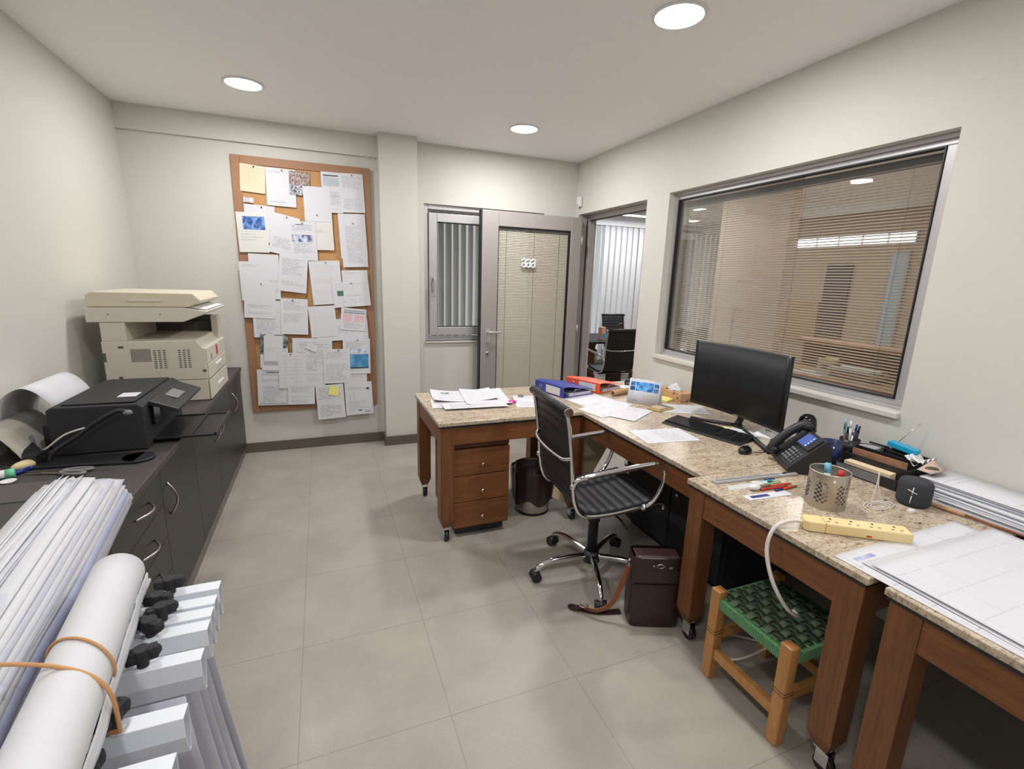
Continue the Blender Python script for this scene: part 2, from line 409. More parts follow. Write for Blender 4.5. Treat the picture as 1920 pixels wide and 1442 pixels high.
box(dx0+.160, dx1-.120, DY0+.014, DY0+.020, .175, dzt-.135).build('door_glass', M['glassd'], door)
sl = MB(); zz = .20
while zz < dzt-.16:
    sl.box(dx0+.17, dx1-.13, DY0+.026, DY0+.041, zz-.0004, zz+.0004, rot=(R(57), 0, 0)); zz += .0145
dbl = box(dx0+.165, dx1-.125, DY0+.024, DY1-.009, dzt-.16, dzt-.138).build('door_blind_rail', M['grey'], door)
sl.build('door_blind_slats', M['blind'], dbl)
cb = MB()
for xx in (dx0+.24, dx0+.52, dx0+.78): cb.box(xx, xx+.002, DY0+.0225, DY0+.0245, .2, dzt-.16)
cb.build('door_blind_cords', M['grey'], dbl)
h = MB(); h.box(dx0+.045, dx0+.085, DY0-.008, DY0, .93, 1.06); h.tube(smoothpath([(dx0+.065, DY0, 1.03), (dx0+.065, DY0-.04, 1.03), (dx0+.09, DY0-.052, 1.03), (dx0+.19, DY0-.05, 1.03)]), .009)
h.build('door_handle', M['alu'], door)
h = MB(); h.lathe([(.0, -.012), (.013, -.012), (.015, 0)], (dx0+.065, DY0, .83), 16, 'y'); h.box(dx0+.063, dx0+.067, DY0-.04, DY0-.012, .80, .838); h.build('door_lock', M['steel'], door)
for k, z in enumerate((.25, 1.0, 1.85)):
    MB().cyl((dx1+.004, DY0-.008, z), (dx1+.004, DY0-.008, z+.09), .009, 10).build('door_hinge', M['alud'], door)
for k in range(3):
    ox = 1.757+k*.048; oz = 1.622; q = .0085; yy = DY0+.010
    L_ = MB(); L_.tube([(ox+.022+.0165*math.cos(2*PI*a/20), yy, oz+.028+.019*math.sin(2*PI*a/20)) for a in range(20)], q, 8, closed=True)
    L_.tube(smoothpath([(ox+.006, yy, oz+.066), (ox+.012, yy, oz+.077), (ox+.026, yy, oz+.082), (ox+.038, yy, oz+.074), (ox+.041, yy, oz+.060), (ox+.041, yy, oz+.02), (ox+.043, yy, oz+.009)]), q, 8)
    L_.build('letter_a', M['white'], door)

# small white sensor in the corner
t = thing('door_sensor', 'small white sensor box on the wall above the open glazed door', 'sensor', (2.385, 4.30, 2.22))
box(-.035, 0, -.025, .025, 0, .09).build('housing', M['white'], t, .006)
box(-.037, -.035, -.012, .012, .012, .02).build('indicator', M['grey'], t)

# ------------------------------------------------------------------ ceiling lights
def downlight(x, y, label, E=17, r=.103):
    t = thing('ceiling_light', label, 'ceiling light', (x, y, ZC), 0, 'round ceiling lights')
    MB().lathe([(r+.012, 0), (r+.012, -.004), (r, -.010), (r-.004, -.006), (r-.004, -.001)], k=36).build('trim_ring', M['white'], t)
    MB().lathe([(.0001, -.004), (r-.004, -.004)], k=36).build('diffuser', M['lampglow'], t)
    lamp('bulb', 'DISK', (0, 0, -.011), E, r*1.9, (0, 0, 0), (1, .992, .985), parent=t)
    return t
downlight(-.372, 3.61, 'round recessed ceiling light above the cork notice board', 13.5)
downlight(1.496, 3.64, 'round recessed ceiling light in front of the glazed door')
downlight(1.475, 1.90, 'round recessed ceiling light nearest the camera, cut by the top of the photo')
downlight(-.372, 1.85, 'round recessed ceiling light above the left cabinets', 9.5)
downlight(-.372, -.2, 'round recessed ceiling light at the rear left of the room', 13)
downlight(1.48, -.2, 'round recessed ceiling light at the rear right of the room')

# ------------------------------------------------------------------ neighbouring office, seen through door and window
struct('wall_far_right', box(9.0, 9.1, YF, 7.9, 0, ZC), mat('far_wall', (176, 158, 140), .7))
struct('wall_column', box(4.4, 4.52, 3.64, 4.55, 0, ZC), mat('column_paint', (226, 208, 194), .6))
struct('wall_far_left', box(-1.4, -1.3, YB+.2, 7.9, 0, ZC), M['wall'])
b = MB(); b.box(-1.3, 9.0, 7.75, 7.85, 0, .25); b.box(-1.3, 9.0, 7.75, 7.85, 2.50, ZC)
for x in (-1.3, 1.0, 3.3, 5.6, 7.9): b.box(x, x+.12, 7.75, 7.85, .25, 2.5)
struct('wall_glazed', b, M['alu'])
struct('window_3', box(-1.2, 8.9, 7.79, 7.80, .25, 2.5), M['glass'])
t = thing('vertical_blind', 'white vertical blind hanging in front of the far glazing of the meeting room', 'blind', (0, 7.45, 0))
box(.4, 8.6, -.03, .03, 2.47, ZC-.001).build('headrail', M['white'], t)
x = .45; k = 0
rnd = random.Random(3)
while x < 8.5:
    ang = 12 + 5*rnd.random() if x > 4.6 else 38+9*rnd.random()
    if x < 3: ang = 30+8*rnd.random()
    MB().box(x-.063, x+.063, -.0006, .0006, .12, 2.47, rot=(0, 0, R(ang)), piv=(x, 0, 1)).build('slat', M['vblind'], t); x += .118; k += 1
t = thing('strip_light', 'long white strip light on the ceiling of the meeting room', 'ceiling light', (4.9, 6.9, ZC))
box(-1.3, 1.3, -.07, .07, -.05, 0).build('housing', M['white'], t); box(-1.25, 1.25, -.06, .06, -.055, -.05).build('diffuser', M['strip'], t)
lamp('tube_light', 'RECTANGLE', (0, 0, -.06), 17, 2.4, (0, 0, 0), (.95, .97, 1), .12, t)
for (lx, ly, lab, E) in ((5.37, 3.66, 'round ceiling light seen through the big inner window', 22), (5.4, 6.05, 'small round ceiling light over the meeting table', 16), (3.5, 4.95, 'round ceiling light just outside the doorway', 20),
                   (6.3, .2, 'added unseen ceiling light far back in the open office', 22), (6.6, .8, 'round ceiling light over the reception desk', 22)):  # the far-back lamp is added out of view, only for its light
    downlight(lx, ly, lab, E)
M['deskw'] = wood('reception_wood', (176, 132, 98), (204, 160, 122), (20, 2, 20))
t = thing('reception_desk', 'long wooden reception desk with raised shelf seen through the big window', 'desk', (0, 0, 0))
box(4.05, 4.75, .6, 3.6, .71, .745).build('desktop', M['deskw'], t, .003)
box(4.62, 4.95, .6, 3.56, .97, 1.01).build('raised_shelf', M['deskw'], t, .003)
box(4.75, 4.79, .62, 3.54, 0, .97).build('front_panel', wood('reception_panel', (110, 76, 60), (140, 98, 78), (20, 2, 20)), t)
box(4.1, 4.7, .66, .70, 0, .71).build('side_panel', M['woody'], t); box(4.1, 4.7, 3.5, 3.54, 0, .71).build('side_panel', M['woody'], t)
t = thing('carton', 'small white carton standing on the reception desk behind the monitor', 'box', (4.42, 3.02, .746), R(12))
box(-.08, .08, -.06, .06, 0, .13).build('carton_body', M['cardb'], t, .003); box(-.081, -.08, -.03, .02, .03, .09).build('printed_label', M['grey'], t)
for k, (yy, zz, lab) in enumerate(((2.70, .746, 'bottom folder of the paper pile on the reception desk'), (2.68, .776, 'middle folder of the paper pile on the reception desk'), (2.72, .806, 'top white folder of the paper pile on the reception desk'))):
    tag(box(4.22+.02*k, 4.52, yy-.17, yy+.17, zz, zz+.028).build('folder', [M['grey'], M['kraft'], M['paper']][k], None, .002), lab, 'folder', 'folders on the reception desk')
tag(box(4.12, 4.35, 2.9, 3.2, .7462, .7475).build('paper_sheet', M['paper']), 'loose white sheet on the reception desk edge beside the carton', 'paper')
struct('wall_partition', box(7.6, 7.7, -2.2, 6.3, 0, ZC), mat('partition_paint', (190, 170, 150), .7))
t = thing('display_panel', 'tan fabric panel on the far partition seen through the window', 'panel', (7.59, 5.82, 0))
box(-.03, 0, -.33, .33, .6, 1.3).build('fabric', mat('tan_fabric', (182, 150, 116), .8), t)
t = thing('office_door', 'dark door in the far partition seen through the window', 'door', (7.59, 5.26, 0))
box(-.03, 0, -.2, .2, 0, 1.9).build('door_leaf', mat('dark_door', (84, 74, 76), .5), t, .004)
MB().tube([(-.03, .15, 1.0), (-.07, .15, 1.0), (-.07, .05, 1.0)], .009).build('door_handle', M['steel'], t)
t = thing('clerestory_window', 'row of bright high panes above the far partition wall', 'window', (7.59, 5.15, 2.15))
ring(MB(), -.9, .95, 0, .18, .02, -.03, 0).build('frame', M['alud'], t)
for k in range(5): box(-.02, -.01, -.86+k*.36, -.54+k*.36, .03, .155).build('pane', emis('daylight_pane%d' % k, (225, 238, 255), 2.6), t)
t = thing('tall_window', 'narrow bright bluish window at the end of the far partition', 'window', (7.59, 4.44, .6))
ring(MB(), -.14, .12, 0, 1.45, .03, -.03, 0).build('frame', M['alud'], t)
box(-.02, -.01, -.11, .09, .04, 1.41).build('pane', emis('blue_daylight', (130, 150, 165), .4), t)
# ------------------------------------------------------------------ office chair (own chair and the meeting room chairs)
def make_chair(label, loc, rz, group=None, detail=True):
    t = thing('office_chair', label, 'chair', loc, rz, group)
    prof = smoothpath([(.255, .425), (.262, .455), (.235, .476), (.16, .468), (.0, .448), (-.13, .448), (-.19, .47), (-.222, .53), (-.237, .62), (-.252, .76), (-.272, .90), (-.285, .955)], 9)
    L = [0]
    for i in range(1, len(prof)): L.append(L[-1]+(prof[i]-prof[i-1]).length) if False else None
    pts = [Vector((p[0], p[1])) for p in [(q.x, q.y) for q in [Vector((a.x, a.y, 0)) for a in [Vector((v[0], v[1], 0)) for v in prof]]]]
    # dense resample with ribs
    D = [0]
    for i in range(1, len(pts)): D.append(D[-1]+(pts[i]-pts[i-1]).length)
    tot = D[-1]; NS = 150
    def at(s):
        for i in range(1, len(D)):
            if D[i] >= s:
                f = (s-D[i-1])/max(1e-9, D[i]-D[i-1]); return pts[i-1].lerp(pts[i], f)
        return pts[-1]
    def fn(u, v):
        s = u*tot; p = at(s); q = at(min(tot, s+.004)); o = at(max(0, s-.004)); T = (q-o).normalized(); Nn = Vector((T.y, -T.x))
        rib = .0035*abs(math.sin(PI*s/.047)) * (1 if .03 < s < tot-.02 else 0)
        p = p+Nn*rib
        return (p.x, (v-.5)*.41, p.y)
    MB().sheet(fn, NS, 10, -.011).build('seat_sling', M['leather'], t)
    for s in (-1, 1):
        path = [(p.x, s*.212, p.y-.004) for p in pts][4:]
        MB().tube(path, .0095, 8).build('side_rail', M['chrome'], t)
        ap = smoothpath([(-.238, s*.222, .615), (-.22, s*.235, .650), (-.12, s*.243, .668), (.12, s*.245, .690), (.185, s*.245, .688), (.222, s*.245, .655), (.22, s*.243, .58), (.185, s*.236, .50), (.14, s*.222, .458)], 6)
        am = MB(); am.tube(ap, .0105, 8); am.ball((-.238, s*.218, .61), .017, 10); am.ball((.145, s*.22, .462), .018, 10)
        arm = am.build('armrest', M['chrome'], t)
        if detail: MB().tube(ap[8:22], .0135, 8).build('arm_pad', M['chrome'], arm)
    MB().cyl((-.286, -.222, .965), (-.286, .222, .965), .021, 14).build('head_roll', M['leather'], t)
    for s in (-1, 1): MB().cyl((-.286, s*.222, .965), (-.286, s*.232, .965), .0205, 14).build('roll_cap', M['chrome'], t)
    MB().tube(smoothpath([(-.252, -.212, .745), (-.275, -.16, .728), (-.282, 0, .722), (-.275, .16, .728), (-.252, .212, .745)]), .009, 8).build('back_bar', M['chrome'], t)
    c = MB(); c.tube([(.1, -.212, .44), (.1, .212, .44)], .011, 8); c.tube([(-.12, -.212, .43), (-.12, .212, .43)], .011, 8); c.box(-.13, .11, -.09, .09, .405, .428)
    c.build('seat_support', M['black'], t, .004)
    MB().lathe([(.001, .41), (.03, .41), (.033, .30), (.026, .30), (.026, .10), (.001, .10)], k=20).build('gas_column', M['black'], t)
    MB().tube(smoothpath([(.02, -.06, .40), (.05, -.16, .385), (.06, -.22, .36)]), .006, 6).build('tilt_lever', M['black'], t)
    MB().lathe([(.001, .125), (.038, .125), (.045, .10), (.045, .068), (.03, .06), (.001, .06)], k=24).build('base_hub', M['black'], t)
    for k in range(5):
        a = R(176-rz*57.2958 - 72*k)
        ca, sa = math.cos(a), math.sin(a)
        P = smoothpath([(.03*ca, .03*sa, .098), (.14*ca, .14*sa, .105), (.24*ca, .24*sa, .098), (.298*ca, .298*sa, .074), (.315*ca, .315*sa, .052)], 5)
        lg = MB().tube(P, .015, 10, rs=[.017-.005*i/len(P) for i in range(len(P))]).build('base_leg', M['chrome'], t)
        cx, cyy = .315*ca, .315*sa
        cm = MB()
        for s in (-1, 1):
            ox, oy = -sa*.014*s, ca*.014*s
            cm.cyl((cx+ox*.35, cyy+oy*.35, .027), (cx+ox*1.9, cyy+oy*1.9, .027), .026, 16)
        cm.ball((cx, cyy, .036), .026, 12, sz=.75); cm.build('caster', M['black'], lg)
    return t
ch = make_chair('black ribbed leather office chair with chrome arms at the granite desk', (1.27, 1.955, 0), R(-4))
ch.scale = (1, 1, 1)
G = 'black meeting chairs around the table'
mc1 = dup(ch, (3.95, 5.0, 0), R(90), 'black meeting chair turned away, nearest in the doorway view', G)
dup(ch, (3.30, 5.0, 0), R(88), 'black meeting chair turned away, half hidden by the door edge', G)
dup(ch, (4.62, 6.72, 0), R(-92), 'black meeting chair facing the doorway across the table', G)
dup(ch, (3.80, 6.74, 0), R(-88), 'black meeting chair beyond the table, mostly hidden by the door', G)
dup(ch, (4.6, 5.05, 0), R(92), 'black meeting chair with chrome arms seen through the left of the big window', G)
dup(ch, (5.32, 5.05, 0), R(88), 'black meeting chair behind the beige column edge', G)
t = thing('meeting_table', 'meeting table with dark top and brown panel legs', 'table', (0, 0, 0))
box(2.75, 6.6, 5.38, 6.30, .715, .745).build('tabletop', M['blackm'], t, .004)
for (lx, ly) in ((3.35, 5.6), (4.15, 5.6), (5.6, 5.6), (3.35, 6.1), (4.15, 6.1), (5.6, 6.1)): box(lx-.09, lx+.09, ly-.03, ly+.03, 0, .715).build('leg', M['wood'], t)
t = thing('juice_carton', 'small pinkish carton on the meeting table', 'carton', (3.55, 5.60, .745), R(20))
box(-.045, .045, -.03, .03, 0, .17).build('carton_body', mat('pink_carton', (222, 160, 140), .5), t, .003); box(-.03, .03, -.0315, -.03, .02, .08).build('printed_label', M['cyan'], t)
t = thing('patterned_bag', 'red and cream patterned bag on the meeting table', 'bag', (3.88, 5.66, .745))
n = NT('bag_pattern'); n.set(Base_Color=n.mix(n.ramp(n.noise(n.co(), 60, 1), .48, .52), lin((226, 206, 190)), lin((150, 52, 44))), Roughness=.7)
MB().lathe([(.001, 0), (.07, 0), (.09, .03), (.085, .09), (.05, .12), (.001, .125)], k=18).build('bag_body', n.m, t)
MB().tube(smoothpath([(-.05, 0, .11), (-.03, 0, .19), (.03, 0, .20), (.05, 0, .11)]), .012).build('bag_handle', M['brownl'], t)

# ------------------------------------------------------------------ left cabinets
CX, CY0, CY1, CZ = -.655, 1.45, 4.385, .75
tag(box(XL+.004, CX+.012, CY0, CY1, CZ-.028, CZ).build('worktop', M['cabtop'], None, .003), 'long dark grey worktop on the left cabinets', 'worktop')
def handle_v(z0, z1, y):
    return MB().tube([(CX+.001, y, z0)]+[(CX+.001+.032*math.sin(PI*k/10), y, z0+(z1-z0)*k/10) for k in range(1, 10)]+[(CX+.001, y, z1)], .0045, 8)
def handle_h(y0, y1, z):
    return MB().tube([(CX+.001, y0, z)]+[(CX+.001+.032*math.sin(PI*k/10), y0+(y1-y0)*k/10, z) for k in range(1, 10)]+[(CX+.001, y1, z)], .0045, 8)
def cabinet(y0, y1, doors, drawers, label):
    t = thing('cabinet', label, 'cabinet', (0, 0, 0), 0, 'dark cabinets along the left wall')
    box(XL+.006, CX-.02, y0+.001, y1-.001, .075, CZ-.029).build('body', M['cab'], t)
    box(XL+.05, CX-.012, y0+.001, y1-.001, 0, .074).build('plinth', M['plinth'], t)
    for (a, b_, hy) in doors:
        d = box(CX-.019, CX, a+.0015, b_-.0015, .078, CZ-.031).build('door', M['cab'], t, .0015)
        handle_v(.485, .63, hy).build('handle', M['steel'], d)
    for (z0, z1, hz) in drawers:
        d = box(CX-.019, CX, y0+.0015, y1-.0015, z0+.0015, z1-.0015).build('drawer', M['cab'], t, .0015)
        handle_h((y0+y1)/2-.075+.03, (y0+y1)/2+.075+.03, hz).build('handle', M['steel'], d)
cabinet(3.85, CY1, [(3.85, CY1, 3.95)], [], 'dark single-door cabinet against the back wall under the worktop end')
cabinet(2.765, 3.85, [(2.765, 3.31, 3.25), (3.31, 3.85, 3.37)], [], 'dark double-door cabinet below the black printer tray')
cabinet(2.22, 2.765, [(2.22, 2.765, 2.29)], [], 'dark single-door cabinet beside the drawer unit')
cabinet(1.70, 2.22, [], [(.567, CZ-.031, .645), (.42, .567, .485), (.273, .42, .335), (.078, .273, .18)], 'dark four-drawer cabinet nearest the rolled drawings')
cabinet(1.46, 1.70, [(1.46, 1.70, 1.63)], [], 'dark narrow cabinet behind the hanging drawings')

# ------------------------------------------------------------------ photocopier
t = thing('photocopier', 'large beige photocopier with cream lid on the left worktop', 'photocopier', (0, 0, CZ))
def Z(z): return z-CZ
y0, y1 = 3.272, 3.835
MB().prism([(-1.15, Z(.88)), (-.657, Z(.88)), (-.657, Z(1.068)), (-.672, Z(1.068)), (-.70, Z(1.115)), (-1.15, Z(1.115))], y0, y1, 'y').build('main_body', M['beige'], t, .004)
box(-1.14, -.66, y0+.003, y1, Z(.752), Z(.878)).build('lower_tray_unit', M['beige'], t, .004)
box(-1.145, -1.03, y0+.002, y1, Z(1.115), Z(1.222)).build('rear_column', M['beige'], t, .003)
box(-.70, -.660, y1-.10, y1, Z(1.068), Z(1.222)).build('front_column', M['beige'], t, .003)
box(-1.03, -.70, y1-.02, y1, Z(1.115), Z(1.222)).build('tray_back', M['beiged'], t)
MB().prism([(-1.20, Z(1.222)), (-.75, Z(1.222)), (-.63, Z(1.272)), (-.628, Z(1.285)), (-.74, Z(1.304)), (-1.20, Z(1.304))], y0-.004, y1+.004, 'y').build('scanner_unit', M['beige'], t, .004)
MB().prism([(-1.19, Z(1.306)), (-.72, Z(1.306)), (-.66, Z(1.332)), (-.655, Z(1.345)), (-.69, Z(1.385)), (-1.165, Z(1.388)), (-1.19, Z(1.37))], y0+.004, y1-.01, 'y').build('lid', M['ivory'], t, .005)
box(-1.01, -.84, y0-.001, y0+.01, Z(1.335), Z(1.348)).build('lid_grip', M['ivory'], t, .003)
p = MB(); p.box(-.735, -.635, y0+.03, y1-.03, Z(1.298), Z(1.304), rot=(0, R(10), 0)); p.build('control_panel', M['white'], t, .002)
for gx0 in (-.915, -.795):
    v = MB()
    for c in range(3):
        for r_ in range(9): v.box(gx0+c*.023, gx0+c*.023+.014, y0-.0008, y0+.001, Z(.955)+r_*.0125, Z(.955)+r_*.0125+.006)
    v.build('side_vent', M['beiged'], t)
v = MB()
for c in range(14): v.box(-1.02+c*.0068, -1.02+c*.0068+.0035, y0-.0008, y0+.001, Z(.995), Z(1.07))
v.build('fan_grille', M['beiged'], t)
v = MB(); v.box(-.90, -.72, y1-.022, y1-.0195, Z(1.175), Z(1.19)); v.build('exit_slot', M['black'], t)
for (a, c_) in ((-1.09, .9), (-.68, .925)): box(a, a+.018, y0-.0015, y0+.001, Z(c_), Z(c_+.014)).build('side_clip', M['beiged'], t)
for (a, c_) in ((-1.10, 1.262), (-.86, 1.262)): box(a, a+.006, y0-.006, y0, Z(c_), Z(c_+.006)).build('screw', M['beiged'], t)
box(-1.075, -1.05, y0-.0012, y0+.001, Z(1.075), Z(1.088)).build('data_socket', M['beiged'], t); box(-1.15, -1.135, y0-.0012, y0+.001, Z(1.0), Z(1.05)).build('power_socket', M['beiged'], t)
for k, (z0, z1) in enumerate(((.755, .872), (.884, .968))):
    d = box(-.657, -.648, y0+.004, y1-.004, Z(z0), Z(z1)).build('paper_drawer', M['beige'], t, .003)
    box(-.649, -.642, y0+.2, y0+.38, Z(z0+.045), Z(z0+.06)).build('drawer_pull', M['white'], d, .002)
fp = box(-.657, -.65, y0+.004, y1-.004, Z(.972), Z(1.064)).build('front_cover', M['beige'], t, .003)
box(-.6505, -.6485, y0+.26, y0+.31, Z(.99), Z(1.05)).build('red_badge', M['red'], fp); box(-.6505, -.6485, y0+.1, y0+.125, Z(.985), Z(1.02)).build('grey_badge', M['grey'], fp)

# ------------------------------------------------------------------ black inkjet printer with paper
t = thing('printer', 'black inkjet printer with tilted control panel and pulled-out tray', 'printer', (0, 0, CZ))
b = MB(); b.prism([(-1.06, 0.004), (-.735, .004), (-.735, .10), (-.735, .19), (-.755, .205), (-1.045, .207), (-1.06, .195)], 2.40, 2.97, 'y'); b.build('body', M['blackm'], t, .005)
box(-1.02, -.77, 2.43, 2.95, .2075, .213).build('scanner_lid', M['blackm'], t, .003)
MB().box(-.86, -.79, 2.52, 2.60, .2135, .2142).build('white_sticker', M['paper'], t)
p = MB().prism([(-.735, .185), (-.625, .145), (-.620, .160), (-.728, .204)], 2.46, 2.90, 'y').build('control_panel', M['black'], t, .003)
MB().prism([(-.705, .1955), (-.655, .1765), (-.655, .1775), (-.705, .1968)], 2.60, 2.74, 'y').build('display', M['grey'], p)
MB().box(-.735, -.72, 2.48, 2.56, .09, .17).build('front_slot', M['blackg'], t)
b = MB(); b.box(-.735, -.50, 2.47, 2.48, .02, .028); b.box(-.735, -.49, 2.475, 2.86, .016, .022); b.box(-.735, -.50, 2.85, 2.86, .02, .028); b.box(-.50, -.488, 2.475, 2.86, .016, .034); b.box(-.60, -.59, 2.48, 2.85, .022, .03)
b.build('output_tray', M['black'], t, .002)
b = MB(); b.box(-1.10, -1.061, 2.45, 2.92, .03, .12); b.box(-1.085, -1.061, 2.46, 2.90, .12, .16); b.build('rear_feed', M['black'], t, .003)
def curl(u, v):
    P = smoothpath([(-1.064, 0, .94), (-1.078, 0, .975), (-1.11, 0, 1.018), (-1.150, 0, 1.034), (-1.20, 0, 1.0), (-1.235, 0, .93), (-1.25, 0, .84)], 6)
    p = P[min(len(P)-1, int(u*(len(P)-1)+.5))]; return (p.x, 2.41+v*.36+(1-u)*.07, p.z)
tag(MB().sheet(curl, 36, 4, .0008).build('printer_paper', M['paper']), 'white sheet curling out of the back of the black printer', 'paper')
tag(MB().sheet(lambda u, v: (-1.105-.125*u, 2.32+.34*v+.0*u, .752+.16*(1-u)**1.0*1+0.0*v if False else .753+.15*math.sin(u*PI*.5)), 12, 4, .0008).build('grey_sheet', mat('greyish_card', (176, 172, 160), .6)), 'greyish curved sheet leaning between the wall and the black printer', 'paper')

# ------------------------------------------------------------------ things at the near end of the worktop
t = thing('paper_cutter', 'flat black cutter board with curved raised arm in front of the black printer', 'paper cutter', (-.90, 2.30, CZ), R(-7))
b = MB(); b.box(-.18, .17, -.055, .06, .0, .012); b.cyl((.165, .0025, 0), (.165, .0025, .012), .0575, 24); b.build('board', M['black'], t, .003)
MB().tube(smoothpath([(-.14, .0, .012), (-.12, .01, .05), (-.05, .03, .10), (.02, .04, .155), (.09, .05, .195), (.125, .05, .19)]), .009, 8).build('arm', M['black'], t)
MB().ball((.127, .05, .188), .012, 10, sx=1.6).build('arm_tip', M['grey'], t)
b = MB(); b.box(-.20, -.16, -.03, .035, .012, .05); b.build('hinge_block', M['black'], t, .004)
t = thing('tape_dispenser', 'chunky black tape dispenser at the left edge of the photo', 'tape dispenser', (-1.15, 2.42, CZ), R(-55))
MB().prism([(-.12, 0), (.12, 0), (.13, .03), (.05, .052), (-.05, .066), (-.12, .05)], -.032, .032, 'y').build('body', M['black'], t, .006)
MB().lathe([(.012, -.034), (.030, -.034), (.030, .034), (.012, .034), (.012, -.034)], (-.035, 0, .052), 24, 'y').build('tape_roll', M['grey'], t)
b = MB(); b.box(.10, .125, -.015, .015, .025, .045); b.build('cutter_tip', M['steel'], t, .002)
t = thing('eraser_block', 'cream rounded eraser block in front of the tape dispenser', 'eraser', (-1.095, 2.285, CZ), R(55))
MB().ball((0, 0, .018), .018, 16, sx=2.6, sy=1.3).build('block', mat('cream_rubber', (214, 196, 150), .6), t)
t = thing('glue_stick', 'white glue stick with mint cap on the worktop edge', 'glue stick', (-1.135, 2.195, CZ+.016), R(20))
MB().cyl((-.05, 0, 0), (.02, 0, 0), .016, 16).build('tube', M['white'], t); MB().cyl((.02, 0, 0), (.045, 0, 0), .017, 16).build('cap', M['mint'], t)
t = thing('marker_pen', 'small blue marker beside the glue stick', 'pen', (-1.09, 2.235, CZ+.009), R(60))
MB().cyl((-.03, 0, 0), (.03, 0, 0), .009, 12).build('barrel', M['dblue'], t); MB().cyl((.03, 0, 0), (.045, 0, 0), .007, 12).build('cap', M['dblue'], t)
t = thing('paper_clip_tray', 'tiny white dish in front of the glue stick', 'dish', (-1.085, 2.145, CZ), 0)
MB().lathe([(.001, .003), (.012, .003), (.022, .010), (.024, .009), (.013, 0), (.001, 0)], k=20).build('dish', M['white'], t)
t = thing('scissors', 'pair of grey scissors lying on the worktop before the cutter', 'scissors', (-.96, 2.195, CZ), R(-12))
b = MB(); b.prism([(-.12, -.004), (.0, -.012), (.0, .006)], .003, .006, 'z'); b.build('blade', M['steel'], t)
b = MB(); b.prism([(-.12, .010), (.0, .014), (.0, -.004)], .006, .009, 'z'); b.build('blade', M['steel'], t)
for s in (-1, 1):
    MB().tube([(.055+.045*math.cos(2*PI*k/16)*1.0, s*.016+.014*math.sin(2*PI*k/16)+.2*s*(.03*math.cos(2*PI*k/16)), .009) for k in range(16)], .006, 8, closed=True).build('grip', M['grey'], t)
tag(MB().tube(smoothpath([(-1.175, 2.50, CZ+.006), (-1.12, 2.42, CZ+.02), (-1.07, 2.385, CZ+.045), (-1.0, 2.375, CZ+.10), (-.93, 2.37, CZ+.125)]), .004, 8).build('grey_cable', M['cordw']), 'pale grey cable running along the side of the black printer', 'cable')
tag(MB().tube(smoothpath([(-1.16, 2.56, CZ+.004), (-1.13, 2.47, CZ+.004), (-1.11, 2.39, CZ+.004), (-1.03, 2.36, CZ+.004), (-.99, 2.35, CZ+.004)]), .003, 8).build('black_cable', M['black']), 'thin black cable on the worktop behind the cutter board', 'cable')
tag(box(-1.24, -.93, 1.95, 2.125, CZ, CZ+.003).build('desk_mat', mat('dark_mat', (84, 80, 78), .6), None, .001), 'thin dark grey mat on the near end of the worktop', 'mat')

# ------------------------------------------------------------------ cork notice board and its papers
BY = YB-.03
t = thing('notice_board', 'tall cork notice board in a cork-coloured frame on the back wall', 'notice board', (0, BY, 0))
bx0, bx1, bz0, bz1 = -.582, .427, .363, 2.374
ring(MB(), bx0, bx1, bz0, bz1, .062, -.004, .028, 'y').build('frame', M['corkframe'], t, .003)
box(bx0+.06, bx1-.06, .004, .028, bz0+.06, bz1-.06).build('cork_panel', M['cork'], t)
TX = [papermat('print_%d' % k, 'text', r_, k*3.1, dens=d_, strength=.5, blocks=()) for k, (r_, d_) in enumerate(((36, .2), (30, .45), (44, .3), (26, .5), (40, .6)))]
TB = papermat('print_table', 'table', 30, 5., strength=.4)
HD = papermat('print_hand', 'hand', 22, 2., strength=.45, cols=30, ink=(80, 80, 100))
PL = papermat('print_plan', 'plan', 20, 4., strength=.6)
PIC = (40, 74, 150), (120, 160, 215), 9
